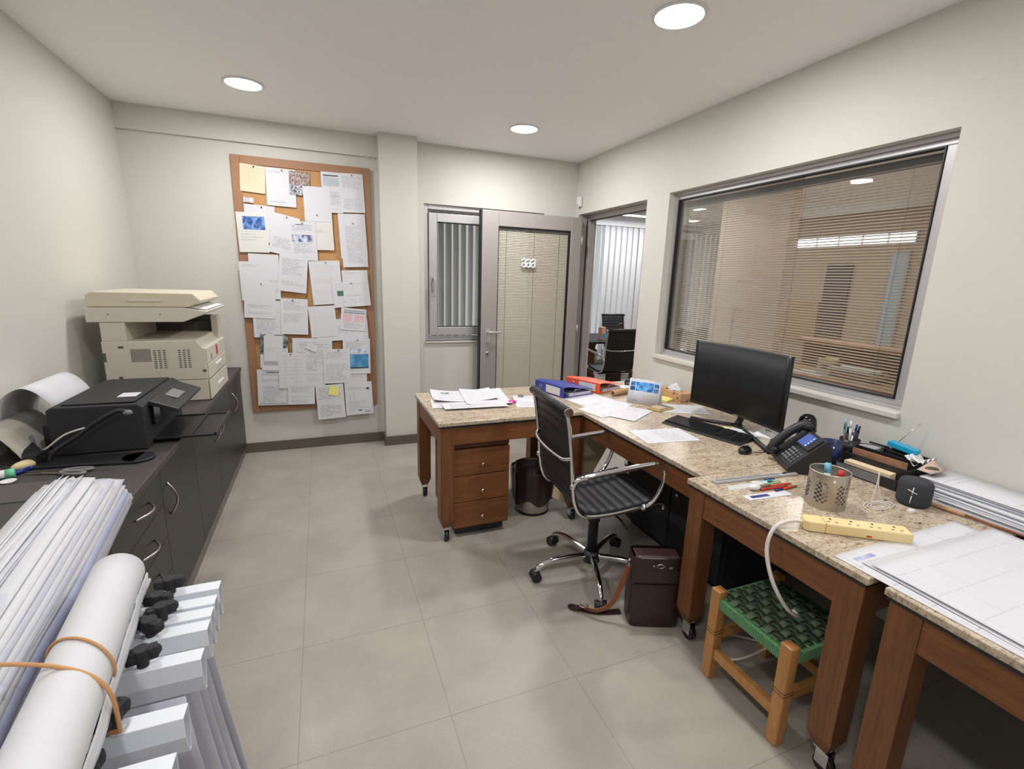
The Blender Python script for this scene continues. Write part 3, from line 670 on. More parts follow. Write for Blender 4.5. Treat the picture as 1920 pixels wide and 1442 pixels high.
BD = [
('cream',-0.520,2.316,0.171,0.199,-3.2, papermat('print_cream', 'hand', 14, 1., bg=(222, 208, 178), strength=.25, ink=(120, 90, 60)), 'torn cream page pinned in the top left corner', 1),
('doc',-0.349,2.307,0.209,0.280,-0.8, TX[1], 'white typed sheet left of the group photo', 1),
('photo',-0.185,2.296,0.150,0.177,-0.7, papermat('print_photo', 'none', blocks=((0, 1, 0, .45, (40, 44, 48), (196, 200, 210), 12), (0, 1, .45, 1, (92, 76, 70), (186, 168, 166), 14))), 'colour photo print near the board top', 0),
('tag',-0.514,2.074,0.068,0.037,-1.7, papermat('print_tag', 'text', 4, 3., strength=.8, cols=10), 'tiny white ticket under the torn cream page', 0),
('head',0.048,2.314,0.153,0.310,0.9, papermat('print_head', 'text', 40, 8., dens=.15, strength=.6, ink=(70, 84, 110), blocks=((.08, .9, .66, .86, (190, 198, 206), (170, 180, 190), 40), (.1, .85, .9, .93, (40, 40, 48), (90, 90, 100), 60), (.5, .95, .42, .425, (40, 44, 60), (40, 44, 60), 4))), 'newsletter page with bold heading, half covered by a list', 0),
('list',0.183,2.316,0.186,0.302,2.3, TB, 'white list with faint columns in the top right corner', 1),
('plainup',-0.092,2.192,0.204,0.265,1.2, papermat('print_plain', 'none'), 'nearly blank white sheet beneath the group photo', 0),
('marks',-0.090,1.990,0.206,0.286,1.4, papermat('print_marks', 'text', 40, 1.7, dens=.65, strength=.4, bg=(218, 216, 214)), 'white sheet with small ink marks below the blank one', 1),
('upleft',-0.515,2.025,0.212,0.274,-2.0, TX[4], 'white sheet peeping out above the blue landscape print', 1),
('tilt',-0.306,1.977,0.186,0.306,-11.8, TX[3], 'white typed sheet hanging tilted beside the blue picture print', 1),
('bluepic',-0.577,1.962,0.210,0.299,1.2, papermat('print_blue', 'hand', 14, 4., dens=.4, strength=.35, bg=(218, 218, 214), blocks=((.2, .93, .57, .90, *PIC),)), 'sheet with a large blue picture on the left side', 0),
('train',-0.210,1.919,0.196,0.304,1.4, papermat('print_train', 'text', 40, 6., dens=.2, strength=.6, ink=(80, 90, 120), blocks=((.08, .85, .48, .66, (200, 215, 235), (96, 84, 120), 5), (.25, .55, .91, .93, (50, 50, 60), (120, 120, 120), 30))), 'flyer with small vehicle picture in its middle', 1),
('rdocb',0.161,2.002,0.213,0.356,2.3, TX[4], 'long white sheet showing behind the letter at right', 0),
('rdoc',0.169,1.938,0.202,0.364,2.9, papermat('print_rdoc', 'text', 46, 2.2, dens=.1, strength=.5, mu=.2), 'long typed letter pinned at the right edge', 1),
('lmid',-0.516,1.656,0.216,0.351,-0.6, TX[3], 'white sheet below the blue picture print', 0),
('llow',-0.587,1.593,0.198,0.301,0.7, TX[1], 'white sheet overhanging the left frame at mid height', 0),
('cmid',-0.292,1.662,0.211,0.289,-6.0, papermat('print_form', 'table', 24, 7., strength=.45), 'tilted form with ruled lines in the board centre', 0),
('cright',-0.083,1.613,0.240,0.355,3.6, papermat('print_red', 'hand', 30, 9., strength=.3, ink=(190, 90, 80)), 'sheet with faint red notes right of the ruled form', 1),
('letterb',-0.518,1.293,0.216,0.296,-0.5, TX[0], 'typed sheet half hidden behind its neighbour at left centre', 0),
('lfront',-0.562,1.446,0.226,0.289,-3.2, TX[4], 'front white sheet of the left mid cluster', 1),
('rlow',0.170,1.549,0.208,0.235,2.3, TX[1], 'white sheet showing above the small plan at right', 0),
('greenplan',0.085,1.446,0.299,0.210,4.5, papermat('print_green', 'plan', 20, 2.6, strength=.8, blocks=((.12, .32, .45, .66, (60, 100, 84), (90, 120, 104), 9),)), 'landscape floor plan with a small green box', 1),
('letter',-0.309,1.313,0.204,0.292,-2.2, papermat('print_letter', 'text', 44, 4.4, dens=.15, strength=.45), 'typed letter pinned in the middle, left of a tilted sheet', 1),
('wide',-0.061,1.134,0.423,0.183,2.8, HD, 'wide sheet lying behind the pink price sheet', 0),
('fold',-0.108,1.245,0.209,0.260,3.8, papermat('print_fold', 'plan', 20, 9., strength=.25), 'tilted almost blank sheet below the middle', 0),
('pink',0.156,1.242,0.206,0.188,-5.7, papermat('print_pink', 'text', 26, 5., strength=.5, blocks=((.08, .45, .4, .72, (226, 200, 206), (210, 160, 172), 30), (.52, .92, .4, .72, (226, 200, 206), (210, 160, 172), 30), (.1, .95, .78, .82, (90, 100, 130), (130, 140, 160), 30), (.1, .95, .88, .91, (90, 100, 130), (130, 140, 160), 30))), 'tilted price sheet with pink tables', 0),
('dark',-0.478,1.023,0.205,0.276,-3.4, papermat('print_dark', 'text', 20, 1., strength=.9, blocks=((.0, .2, .4, 1, (120, 130, 140), (70, 76, 84), 10), (.5, 1, .6, 1, (150, 156, 156), (60, 66, 70), 6))), 'dark-edged magazine page under the folded note', 0),
('brochure',-0.524,0.732,0.227,0.305,-2.0, papermat('print_broch', 'text', 40, 3.7, dens=.25, strength=.6, mu=.15, blocks=((.04, .96, .03, .05, (50, 50, 60), (170, 170, 180), 60), (.3, .8, .90, .93, (40, 44, 50), (140, 140, 150), 40))), 'menu-like sheet in the bottom left corner', 0),
('folded',-0.452,1.014,0.142,0.213,-3.4, papermat('print_folded', 'text', 20, 6.4, dens=.8, strength=.3), 'narrow folded blank note over the dark page', 0),
('strip',-0.479,0.802,0.123,0.076,-4.3, papermat('print_strip', 'text', 6, 2.4, strength=.7, blocks=((.1, .95, .55, .95, (188, 188, 192), (150, 150, 156), 20),)), 'small strip under the folded blank note', 0),
('hand',-0.242,0.988,0.310,0.306,-1.9, papermat('print_notes', 'hand', 22, 7.7, strength=.6, dens=.1, cols=26), 'large handwritten page in the lower middle', 0),
('lowc',-0.191,0.695,0.183,0.131,1.4, HD, 'white note peeking below the handwritten page', 0),
('grid',-0.359,0.866,0.212,0.301,-1.0, papermat('print_grid', 'plan', 20, 6.1, strength=.7, mu=.15), 'dotted layout drawing right of the bottom left menu', 1),
('scrap',-0.121,0.950,0.089,0.055,-25.4, HD, 'little crooked scrap on the handwritten page', 0),
('behind',0.197,0.673,0.145,0.116,-0.2, TX[2], 'bit of a sheet between the blue brochure and bottom right one', 0),
('blue',0.153,0.977,0.226,0.312,-0.7, papermat('print_bluebr', 'text', 30, 3., strength=.5, blocks=((.08, .93, .17, .56, (60, 128, 176), (110, 164, 196), 3), (.08, .93, .15, .19, (36, 58, 84), (50, 70, 100), 8), (.15, .9, .60, .72, (214, 222, 232), (150, 162, 180), 8))), 'brochure with a blue seaside picture at lower right', 1),
('logo',-0.011,0.888,0.217,0.300,-0.4, papermat('print_logo', 'text', 26, 5.9, dens=.12, strength=.45), 'typed letter left of the blue brochure', 1),
('botc',-0.301,0.594,0.209,0.173,-2.0, TX[2], 'small-print sheet at the bottom centre', 0),
('big',-0.088,0.573,0.227,0.305,2.1, papermat('print_big', 'text', 26, 1.1, dens=.45, strength=.55), 'sheet hanging below the frame with a yellow note on it', 0),
('botr',0.148,0.584,0.232,0.295,1.7, papermat('print_botr', 'text', 34, 8.2, dens=.5, strength=.45, blocks=((.78, .89, .76, .82, (20, 20, 24), (50, 50, 54), 8), (.45, .58, .11, .14, (30, 30, 34), (60, 60, 60), 8), (.7, .9, .05, .10, (90, 90, 100), (200, 200, 200), 60), (.12, .2, .4, .72, (190, 190, 196), (215, 215, 220), 30), (.28, .36, .4, .72, (190, 190, 196), (215, 215, 220), 30))), 'sheet with black squares hanging at the bottom right', 0),
('sticky',0.033,0.571,0.077,0.082,-13.2, papermat('print_sticky', 'hand', 5, 2., bg=(236, 230, 130), ink=(70, 80, 60), strength=.8, cols=8, mu=.12), 'yellow sticky note on the bottom hanging sheet', 0)]
pinm = [M['blackm'], M['grey']]
for i, (nm, x, z, w_, h_, ang, mt, lab, pin) in enumerate(BD):
    yy = BY-.0055-i*.0010
    a = R(ang); rr = random.Random(i); cu = .002+.004*rr.random()
    # paper local frame: X right, Y up (rotated to stand), origin top-left
    mb = MB().sheet(lambda u, v: (u*w_, -h_+v*h_, .0026*((1-v)**2)), 2, 8, .0003, smooth=False)
    name = 'sticky_note' if nm == 'sticky' else ('photo_print' if nm == 'photo' else 'pinned_paper')
    o = mb.build(name, mt)
    o.rotation_euler = (PI/2, -a, 0)
    o.location = (x, yy, z)
    tag(o, lab+(' of the cork board' if len(lab.split()) < 9 else ''), 'paper' if nm != 'photo' else 'photo', 'papers pinned on the cork board')
    if pin:
        px = w_*(.5+.15*(rr.random()-.5)); pz = -.013
        MB().lathe([(.001, .010), (.0045, .010), (.0035, .006), (.0055, .002), (.0055, .0004), (.001, .0004)], (px, pz, 0), 10).build('pushpin', pinm[i % 2], o)

# ------------------------------------------------------------------ granite desks
TZ = .735
def desk(x0, x1, y0, y1, label, legs=((0, 0), (1, 0), (0, 1), (1, 1)), over=.012, gap=0):
    t = thing('desk', label, 'desk', (x0, y0, 0), 0, 'granite-topped wooden desks')
    w_, d = x1-x0, y1-y0
    box(0, w_, 0, d, TZ-.022, TZ).build('granite_top', M['granite'], t, .003)
    box(.006, w_-.006, .006, d-.006, TZ-.033, TZ-.022).build('painted_shadow_gap', M['black'], t)  # black strip stands in for the shade in the gap below the top
    o = over; L = .078; zt = TZ-.033; zb = zt-.105
    box(o+L, w_-o-L, o+.004, o+.026, zb, zt).build('apron', M['woodx'], t); box(o+L, w_-o-L, d-o-.026, d-o-.004, zb, zt).build('apron', M['woodx'], t)
    box(o+.004, o+.026, o+(L if (0, 0) in legs else .0), d-o-(L if (0, 1) in legs else 0), zb, zt).build('apron', M['woody'], t); box(w_-o-.026, w_-o-.004, o+L, d-o-L, zb, zt).build('apron', M['woody'], t)
    for (i, j) in legs:
        lx = o if i == 0 else w_-o-L; ly = o if j == 0 else d-o-L
        b = MB(); b.box(lx, lx+L, ly, ly+L, .135, zt)
        ins = .018
        b.add([(lx, ly, .135), (lx+L, ly, .135), (lx+L, ly+L, .135), (lx, ly+L, .135), (lx+ins, ly+ins, .085), (lx+L-ins, ly+ins, .085), (lx+L-ins, ly+L-ins, .085), (lx+ins, ly+L-ins, .085)],
              [(0, 1, 5, 4), (1, 2, 6, 5), (2, 3, 7, 6), (3, 0, 4, 7), (4, 5, 6, 7)])
        lg = b.build('leg', M['wood'], t)
        cx, cyy = lx+L/2, ly+L/2
        c = MB(); c.box(cx-.02, cx+.02, cyy-.02, cyy+.02, .080, .085)
        c.box(cx-.018, cx-.015, cyy-.028, cyy+.012, .028, .081); c.box(cx+.015, cx+.018, cyy-.028, cyy+.012, .028, .081); cs = c.build('caster', M['chrome'], lg)
        c = MB(); c.cyl((cx-.013, cyy-.010, .030), (cx+.013, cyy-.010, .030), .030, 20)
        # the wheel belongs to the same caster
        c2 = c.build('caster_wheel', M['black'], lg)
    return t
desk(.562, 1.500, 2.462, 3.195, 'granite-topped wooden desk on casters, the left wing over the drawer pedestal')
desk(1.504, 2.382, 2.462, 3.195, 'granite-topped desk in the corner carrying the binders', legs=((0, 1), (1, 1), (1, 0)))
desk(1.456, 2.382, 1.448, 2.458, 'granite-topped wooden desk carrying the monitor and keyboard', legs=((1, 0), (1, 1)))
desk(1.378, 2.378, .722, 1.444, 'granite-topped wooden desk above the green stool')
desk(1.385, 2.378, -.32, .684, 'granite-topped wooden desk nearest the camera, under the large plans', legs=((0, 0), (1, 0), (0, 1), (1, 1)))

# drawer pedestal
t = thing('drawer_pedestal', 'brown wooden drawer pedestal on casters under the left desk wing', 'drawer unit', (.655, 2.505, 0))
W = .345
b = MB(); b.box(0, W, .02, .47, .065, .645); b.build('body', M['wood'], t, .002)
box(.02, W-.02, .03, .45, .012, .064).build('plinth', M['black'], t)
d = box(0, W, .004, .02, .562, .642).build('pencil_drawer', wood('drawer_dark', (76, 38, 22), (104, 58, 34), (2, 30, 30)), t, .002)
for k, (z0, z1) in enumerate(((.395, .556), (.230, .391), (.065, .226))):
    d = box(0, W, -.008, .014, z0, z1).build('drawer', M['woodx'], t, .003)
    kz = (z0+z1)/2-.012; kx = W/2
    kb = MB(); kb.lathe([(.006, -.009), (.005, -.022), (.010, -.028), (.011, -.034), (.001, -.037)], (kx, 0, kz), 16, 'y'); kb.build('knob', M['steel'], d)

# waste bin
t = thing('waste_bin', 'steel waste bin with brown plastic liner under the desk', 'waste bin', (1.262, 2.715, 0))
MB().lathe([(.001, .004), (.108, .004), (.110, .0), (.112, .01), (.115, .02), (.135, .30), (.132, .30), (.112, .03), (.001, .02)], k=36).build('can', M['steel'], t)
MB().lathe([(.112, 0), (.116, 0), (.116, .012), (.112, .012)], k=36).build('base_ring', M['black'], t)
def lin_f(u, v):
    a = 2*PI*u; wob = 1+.03*math.sin(7*a+2)+.02*math.sin(13*a)
    prof = smoothpath([(.095, .17, 0), (.125, .24, 0), (.137, .298, 0), (.146, .306, 0), (.150, .27, 0), (.146, .20, 0), (.140, .09+.02*math.sin(5*a), 0)], 5)
    p = prof[min(len(prof)-1, int(v*(len(prof)-1)+.5))]; r = p.x*(wob if v > .3 else 1)
    return (r*math.cos(a), r*math.sin(a), p.y)
MB().sheet(lin_f, 60, 30).build('liner', M['liner'], t)

# black under-desk unit and folder
t = thing('filing_unit', 'black filing unit with a small knob under the monitor desk', 'filing unit', (1.78, 1.56, 0))
box(0, .55, 0, .80, .03, .58).build('body', M['blackm'], t, .004); box(.02, .53, .02, .78, 0, .029).build('plinth', M['black'], t)
d = box(-.018, -.001, .01, .39, .05, .57).build('door', M['blackm'], t, .002); MB().lathe([(.005, -.001), (.005, -.012), (.012, -.018), (.010, -.024), (.001, -.026)], (-.018, .33, .40), 16, 'x').build('knob', M['chrome'], d)
box(-.018, -.001, .40, .79, .05, .57).build('door', M['blackm'], t, .002)
o = MB().box(-.24, 0, -.0015, .0015, -.50, 0).build('card_folder', M['cardb'])
o.location = (1.769, 2.60, .457); o.rotation_euler = (0, R(30), 0)
tag(o, 'tilted beige card folder leaning under the corner desk, behind the chair', 'folder')

# ------------------------------------------------------------------ leather bag
t = thing('satchel', 'dark brown leather satchel standing on the floor by the desk leg', 'bag', (1.345, 1.545, 0), R(-22))
W2, D2, H2 = .112, .065, .335
b = MB()
def bag_f(u, v):
    a = 2*PI*u; e = .32
    cx_ = math.copysign(abs(math.cos(a))**e, math.cos(a)); cy__ = math.copysign(abs(math.sin(a))**e, math.sin(a))
    k = 1+.03*math.sin(v*PI)-.10*max(0, v-.75); kd = 1+.10*math.sin(v*PI)-.5*max(0, v-.7)
    return (cx_*W2*k, cy__*D2*kd, .004+v*H2)
b.sheet(bag_f, 48, 16); b.build('body', M['brownl'], t)
box(-.098, .098, -.036, .036, .328, .340).build('top_edge', M['brownl'], t, .006)
fl = MB().sheet(lambda u, v: ((u-.5)*(.206+.022*v), -.034-.036*math.sin(v*PI*.5)-.004, .342-v*.118), 8, 8, .004).build('flap', M['brownl'], t)
MB().box(-.112, .112, -.0765, -.073, .222, .2245).build('stitched_seam', M['brownl'], t)
hw = MB(); hw.tube([(.0+.016*math.cos(2*PI*k/12), -.078, .318+.009*math.sin(2*PI*k/12)) for k in range(12)], .0022, 6, closed=True); hw.box(.035, .05, -.084, -.078, .31, .318); hw.ball((-.03, -.078, .318), .005, 8)
hw.build('buckle', M['steel'], t)
hw = MB(); hw.ball((-.122, -.02, .31), .008, 8); hw.tube([(-.124, -.02+.012*math.cos(2*PI*k/12), .285+.012*math.sin(2*PI*k/12)) for k in range(12)], .002, 6, closed=True); hw.build('side_ring', M['steel'], t)
def strap(P, w_, up_=(0, 0, 1)):
    S = smoothpath(P, 8); b = MB(); U_ = Vector(up_)
    vs = []
    for i, p in enumerate(S):
        T_ = (S[min(i+1, len(S)-1)]-S[max(i-1, 0)]).normalized(); sd = T_.cross(U_).normalized(); nn = sd.cross(T_)
        vs += [p-sd*w_+nn*.0015, p+sd*w_+nn*.0015, p+sd*w_-nn*.0015, p-sd*w_-nn*.0015]
    fs = []
    for i in range(len(S)-1):
        for j in range(4): fs.append((i*4+j, i*4+(j+1) % 4, i*4+4+(j+1) % 4, i*4+4+j))
    b.add(vs, fs+[(0, 1, 2, 3), tuple(len(vs)-k for k in (1, 2, 3, 4))]); return b
st = strap([(-.125, -.02, .28), (-.15, -.02, .18), (-.19, -.03, .09), (-.25, -.02, .045), (-.31, .02, .03)], .014, (0, 1, .35)).build('shoulder_strap', M['tan'], t)
strap([(-.31, .02, .028), (-.35, .04, .012), (-.36, .05, .010), (-.33, .045, .007), (-.24, .02, .006), (-.13, .03, .006)], .016).build('strap_end', M['brownl'], st)
MB().tube([(-.305+.02*math.cos(2*PI*k/12), .022+.014*math.sin(2*PI*k/12), .036) for k in range(12)], .003, 6, closed=True).build('strap_buckle', M['steel'], st)

# ------------------------------------------------------------------ green woven stool
t = thing('stool', 'small honey wood stool with green woven seat half under the desk', 'stool', (1.345, .872, 0), 0)
SW, SD = .345, .345
L = .042
for (i, j) in ((0, 0), (1, 0), (0, 1), (1, 1)):
    lx = i*(SW-L); ly = j*(SD-L); b = box(lx, lx+L, ly, ly+L, 0, .385)
    lg = b.build('leg', M['pine'], t, .004)
    g_ = MB()
    for z in (.20, .212): g_.box(lx-.0006, lx+L+.0006, ly-.0006, ly+L+.0006, z, z+.002)
    g_.build('groove', M['brownl'], lg)
for (a, z) in ((0, .095),):
    box(.008, .034, L, SD-L, z, z+.04).build('stretcher', M['pinex'], t, .003); box(SW-.034, SW-.008, L, SD-L, z, z+.04).build('stretcher', M['pinex'], t, .003)
    box(L, SW-L, .010, .034, z+.07, z+.105).build('stretcher', M['pinex'], t, .003); box(L, SW-L, SD-.034, SD-.010, z+.07, z+.105).build('stretcher', M['pinex'], t, .003)
ZS = .352
# wrapped rails
def wrap(axis, p, a0, a1, nm='wrapped_rail'):
    b = MB(); N = 40; st_ = (a1-a0)/N
    for k in range(N):
        c0 = a0+k*st_+.0006; c1 = a0+(k+1)*st_-.0006
        if axis == 'y': b.box(p-.017, p+.017, c0, c1, ZS-.036, ZS+.004)
        else: b.box(c0, c1, p-.017, p+.017, ZS-.036, ZS+.004)
    return b.build(nm, M['green'], t, .0012, 1)
wrap('y', .021, L, SD-L); wrap('y', SW-.021, L, SD-L); wrap('x', .021, L, SW-L); wrap('x', SD-.021, L, SW-L)
NB = 8; a0, a1 = .028, SW-.028; pt = (a1-a0)/NB
for axis in ('x', 'y'):
    b = MB()
    for k in range(NB):
        c = a0+pt*(k+.5); hw_ = pt*(.36 if axis == 'x' else .30)
        P = []
        for m_ in range(NB*6+1):
            s = a0-.010+(a1-a0+.02)*m_/(NB*6); ph = (s-a0)/pt
            sg = 1 if (k % 2 == 0) == (axis == 'x') else -1
            z = ZS+.006+.0065*math.sin(PI*(ph))*sg*(1 if 0 <= ph <= NB else 0)
            P.append((s, z))
        if axis == 'x': b.sheet(lambda u, v: (P[int(u*(len(P)-1)+.5)][0], c+(v-.5)*2*hw_, P[int(u*(len(P)-1)+.5)][1]+.001*math.sin(v*PI)), len(P)-1, 3, .003)
        else: b.sheet(lambda u, v: (c+(v-.5)*2*hw_, P[int(u*(len(P)-1)+.5)][0], P[int(u*(len(P)-1)+.5)][1]+.001*math.sin(v*PI)), len(P)-1, 3, -.003)
    b.build('woven_bands', mat('olive_weave', (98, 118, 92), .5, var=.08) if axis == 'x' else M['greend'], t)

# ------------------------------------------------------------------ monitor
t = thing('monitor', 'large black curved monitor on the granite desk', 'monitor', (2.12, 1.925, 0), 0)
mw, mz0, mz1 = .318, .812, 1.196
def scr(off): return lambda u, v: (off-.028*(1-(2*u-1)**2)*-1*1.0, (.5-u)*2*mw, mz0+v*(mz1-mz0))
MB().sheet(scr(-.032), 24, 2, -.018).build('panel_housing', M['black'], t)
MB().sheet(lambda u, v: (-.0335+.028*(1-(2*u-1)**2), (.5-u)*2*(mw-.006), mz0+.016+v*(mz1-mz0-.022)), 24, 2, .0005).build('screen', M['screen'], t)
box(.02, .06, -.05, .05, .88, 1.10).build('rear_mount', M['black'], t, .006)
MB().tube(smoothpath([(.045, 0, 1.0), (.065, 0, .90), (.055, 0, .80), (.03, 0, .755)]), .018, 10).build('stand_neck', M['black'], t)
st = MB(); st.tube([(.04, 0, .750), (-.03, .11, .745), (-.10, .225, .744)], .010, 8); st.tube([(.04, 0, .750), (-.05, -.18, .746), (-.155, -.375, .745)], .012, 8); st.ball((.04, 0, .752), .026, 12, sz=.5)
st.build('stand_foot', M['black'], t)
box(-.0355+.027, -.0345+.027, -.03, .0, mz0+.004, mz0+.011).build('brand_mark', M['grey'], t)

# keyboard
t = thing('keyboard', 'black full-size keyboard in front of the monitor', 'keyboard', (1.925, 1.925, TZ), R(-74))
KW, KD = .46, .155
MB().prism([(-KD/2, .0), (KD/2, .0), (KD/2, .026), (-KD/2+.03, .014), (-KD/2, .006)], -KW/2, KW/2, 'x').build('case', M['black'], t, .004)
rr = random.Random(4)
for r_ in range(6):
    yy = -.045+r_*.0205; x = -.222
    zz = .0145+(yy+.047)/.124*.012
    while x < .215:
        wk = .0165
        if r_ == 0 and -.12 < x < .0: wk = .105
        if x+wk > .222: break
        if not (.075 < x+.008 < .085 or .148 < x+.008 < .158):
            MB().box(x, x+wk, yy-.008, yy+.008, zz, zz+.006).build('key', M['black'] if True else 0, t)
        x += wk+.0028
t2 = MB().box(.12, .15, .06, .068, .0262, .0268).build('brand_mark', M['grey'], t)

# mouse
t = thing('computer_mouse', 'small glossy black mouse beside the keyboard end', 'mouse', (1.868, 1.605, TZ), R(-70))
MB().ball((0, 0, .010), .028, 20, sx=1.0, sy=1.6, sz=.85).build('shell', M['blackg'], t); MB().cyl((-.003, .02, .032), (.003, .02, .032), .006, 12).build('scroll_wheel', M['grey'], t)
tag(MB().tube(smoothpath([(1.90, 1.585, TZ+.008), (1.95, 1.575, TZ+.003), (2.0, 1.60, TZ+.003), (2.06, 1.62, TZ+.003)]), .0018, 6).build('mouse_cable', M['black']), 'thin black mouse cable running towards the desk phone', 'cable')

# ------------------------------------------------------------------ flat papers on the desks
def flat(name, cx, cyy, w_, h_, ang, m_, z, label, cat='paper', curlz=0, group=None):
    o = MB().sheet(lambda u, v: ((u-.5)*w_, (v-.5)*h_, curlz*((2*u-1)**2*(2*v-1)**2)), 8, 8, .0004, smooth=False).build(name, m_)
    o.location = (cx, cyy, z); o.rotation_euler = (0, 0, R(ang)); return tag(o, label, cat, group)
def at(poly): pass
DT1 = papermat('desk_print_a', 'text', 30, 4.2, dens=.35, strength=.45); DT2 = papermat('desk_print_b', 'text', 34, 7.2, dens=.2, strength=.5)
DP1 = papermat('desk_plan_a', 'plan', 20, 3.2, strength=.5, blocks=((.16, .30, .72, .86, (90, 110, 110), (170, 180, 180), 10),)); DP2 = papermat('desk_plan_b', 'plan', 20, 8.2, strength=.4)
G = 'loose papers on the granite desks'
flat('paper_sheet', .86, 3.02, .42, .297, -6, DP1, TZ+.0040, 'plan sheet with a grey box on the left desk wing', curlz=.02, group=G)
flat('paper_sheet', .99, 2.96, .297, .42, -8, DP2, TZ+.0070, 'white plan sheet overlapping towards the pink highlighter', curlz=.008, group=G)
flat('paper_sheet', .76, 2.86, .30, .21, -8, DT1, TZ+.0022, 'small typed sheet at the left corner of the left desk wing', group=G)
flat('paper_sheet', .86, 2.75, .40, .12, -4, DT2, TZ+.0105, 'narrow printed strip in front of the plans on the left wing', group=G)
flat('paper_sheet', 1.25, 2.78, .21, .297, -16, DT1, TZ+.0010, 'white sheet under the black bulldog clip', group=G)
o = thing('bulldog_clip', 'small black bulldog clip on a white sheet behind the chair back', 'clip', (1.235, 2.91, TZ+.0020), R(-14))
MB().prism([(-.01, 0), (.012, 0), (.012, .012), (-.01, .002)], -.018, .018, 'x').build('jaw', M['black'], o); MB().tube([(-.01, .012, .010), (-.008, .034, .012), (.008, .034, .012), (.01, .012, .010)], .0015, 6).build('lever', M['steel'], o)
t = thing('highlighter', 'short pink highlighter beside the plans on the left desk wing', 'highlighter', (1.115, 2.77, TZ+.011), R(-10))
MB().cyl((-.022, 0, 0), (.012, 0, 0), .010, 14).build('barrel', M['pink'], t); MB().cyl((.012, 0, 0), (.028, 0, 0), .008, 14).build('cap', M['pink'], t)
flat('paper_sheet', 1.70, 2.55, .297, .21, 28, DT1, TZ+.0010, 'white sheet sticking out behind the marked pages', group=G)
flat('paper_sheet', 1.63, 2.45, .30, .22, 12, papermat('desk_red', 'hand', 12, 2.2, dens=.3, strength=.4, ink=(206, 120, 140), cols=18), TZ+.0022, 'white page with pink pen marks, its left half', group=G)
flat('paper_sheet', 1.72, 2.36, .297, .21, 32, papermat('desk_red2', 'hand', 12, 5.2, dens=.3, strength=.5, ink=(206, 110, 120), cols=18), TZ+.0035, 'white page with pink pen marks nearest the chair back', group=G)
flat('paper_sheet', 2.13, 2.345, .21, .297, 62, DT2, TZ+.0010, 'white sheet between the calculator and monitor', group=G)
flat('paper_sheet', 1.652, 1.935, .21, .305, 82, papermat('desk_form', 'text', 18, 9.2, dens=.2, strength=.35), TZ+.0010, 'white sheet at the desk edge in front of the keyboard', group=G)
flat('paper_sheet', 2.08, 1.88, .10, .15, 20, M['yel'], TZ+.0010, 'pale yellow note under the monitor', group=G)
flat('paper_sheet', 2.10, 1.80, .11, .16, 50, M['paper'], TZ+.0140, 'white note lying on the monitor foot', group=G, curlz=.01)
t = thing('note_pad', 'yellow note pad behind the desk calendar', 'note pad', (2.15, 2.62, TZ), R(25))
box(-.07, .05, -.10, .08, .0005, .014).build('pages', M['yel'], t)
o = thing('network_box', 'small white box propped under the monitor', 'box', (2.155, 1.72, TZ), R(15))
box(-.05, .05, -.06, .06, .001, .035, rot=(0, R(-10), 0)).build('case', M['white'], o, .006); MB().tube(smoothpath([(-.02, 0, .045), (.0, .02, .05), (.02, .0, .04)]), .0015, 6).build('wire', M['black'], o)

# binders
def binder(label, loc, rz, m_, tilt=0):
    t = thing('ring_binder', label, 'binder', loc, rz, 'lever arch binders on the corner desk'); t.rotation_euler = (0, tilt, rz)
    W_, H_, T_ = .285, .315, .075
    b = MB(); b.box(0, W_, 0, H_, 0, .003); b.box(0, .003, 0, H_, .003, T_-.003); b.prism([(0, T_-.003), (0, T_), (.05, T_), (W_, .036), (W_, .033), (.05, T_-.003)], 0, H_, 'y'); b.build('cover', m_, t, .0008)
    box(.06, W_-.02, .008, H_-.008, .004, .024).build('pages', M['paperw'], t)
    box(-.0008, 0, .04, .19, .010, T_-.012).build('spine_label', M['paper'], t)
    lb = MB(); lb.tube([(-.001, .25+.014*math.cos(2*PI*k/16), T_/2+.014*math.sin(2*PI*k/16)) for k in range(16)], .0022, 6, closed=True); lb.build('finger_ring', M['steel'], t)
    MB().tube([(.10, -.001, .02), (.10, -.001, .05), (.16, -.001, .05)], .003, 6).build('lever', M['steel'], t)
    return t
binder('blue lever arch binder lying on the corner desk', (1.50, 2.79, TZ+.001), R(14), M['blue'])
binder('orange lever arch binder lying behind the desk calendar', (1.815, 2.84, TZ+.001), R(22), M['orange'])
flat('paper_sheet', 1.66, 2.73, .297, .21, 12, M['paper'], TZ+.0006, 'white sheet edge showing under the blue binder', group=G)
t = thing('paper_roll', 'small kraft roll in front of the orange binder', 'paper roll', (2.0, 2.80, TZ+.022), R(15))
MB().lathe([(.014, -.13), (.02, -.13), (.02, .08), (.014, .08), (.014, -.13)], k=20, axis='x').build('tube', M['kraft'], t)
t = thing('stapler', 'black stapler at the wall behind the orange binder', 'stapler', (2.24, 3.03, TZ), R(-40))
box(-.07, .07, -.018, .018, 0, .012).build('base', M['black'], t, .003); MB().prism([(-.07, .016), (.06, .03), (.065, .05), (-.05, .045), (-.07, .03)], -.016, .016, 'y').build('arm', M['black'], t, .004)
flat('paper_sheet', 2.22, 2.92, .21, .297, 15, M['paper'], TZ+.0010, 'white sheet beneath the black stapler', group=G)

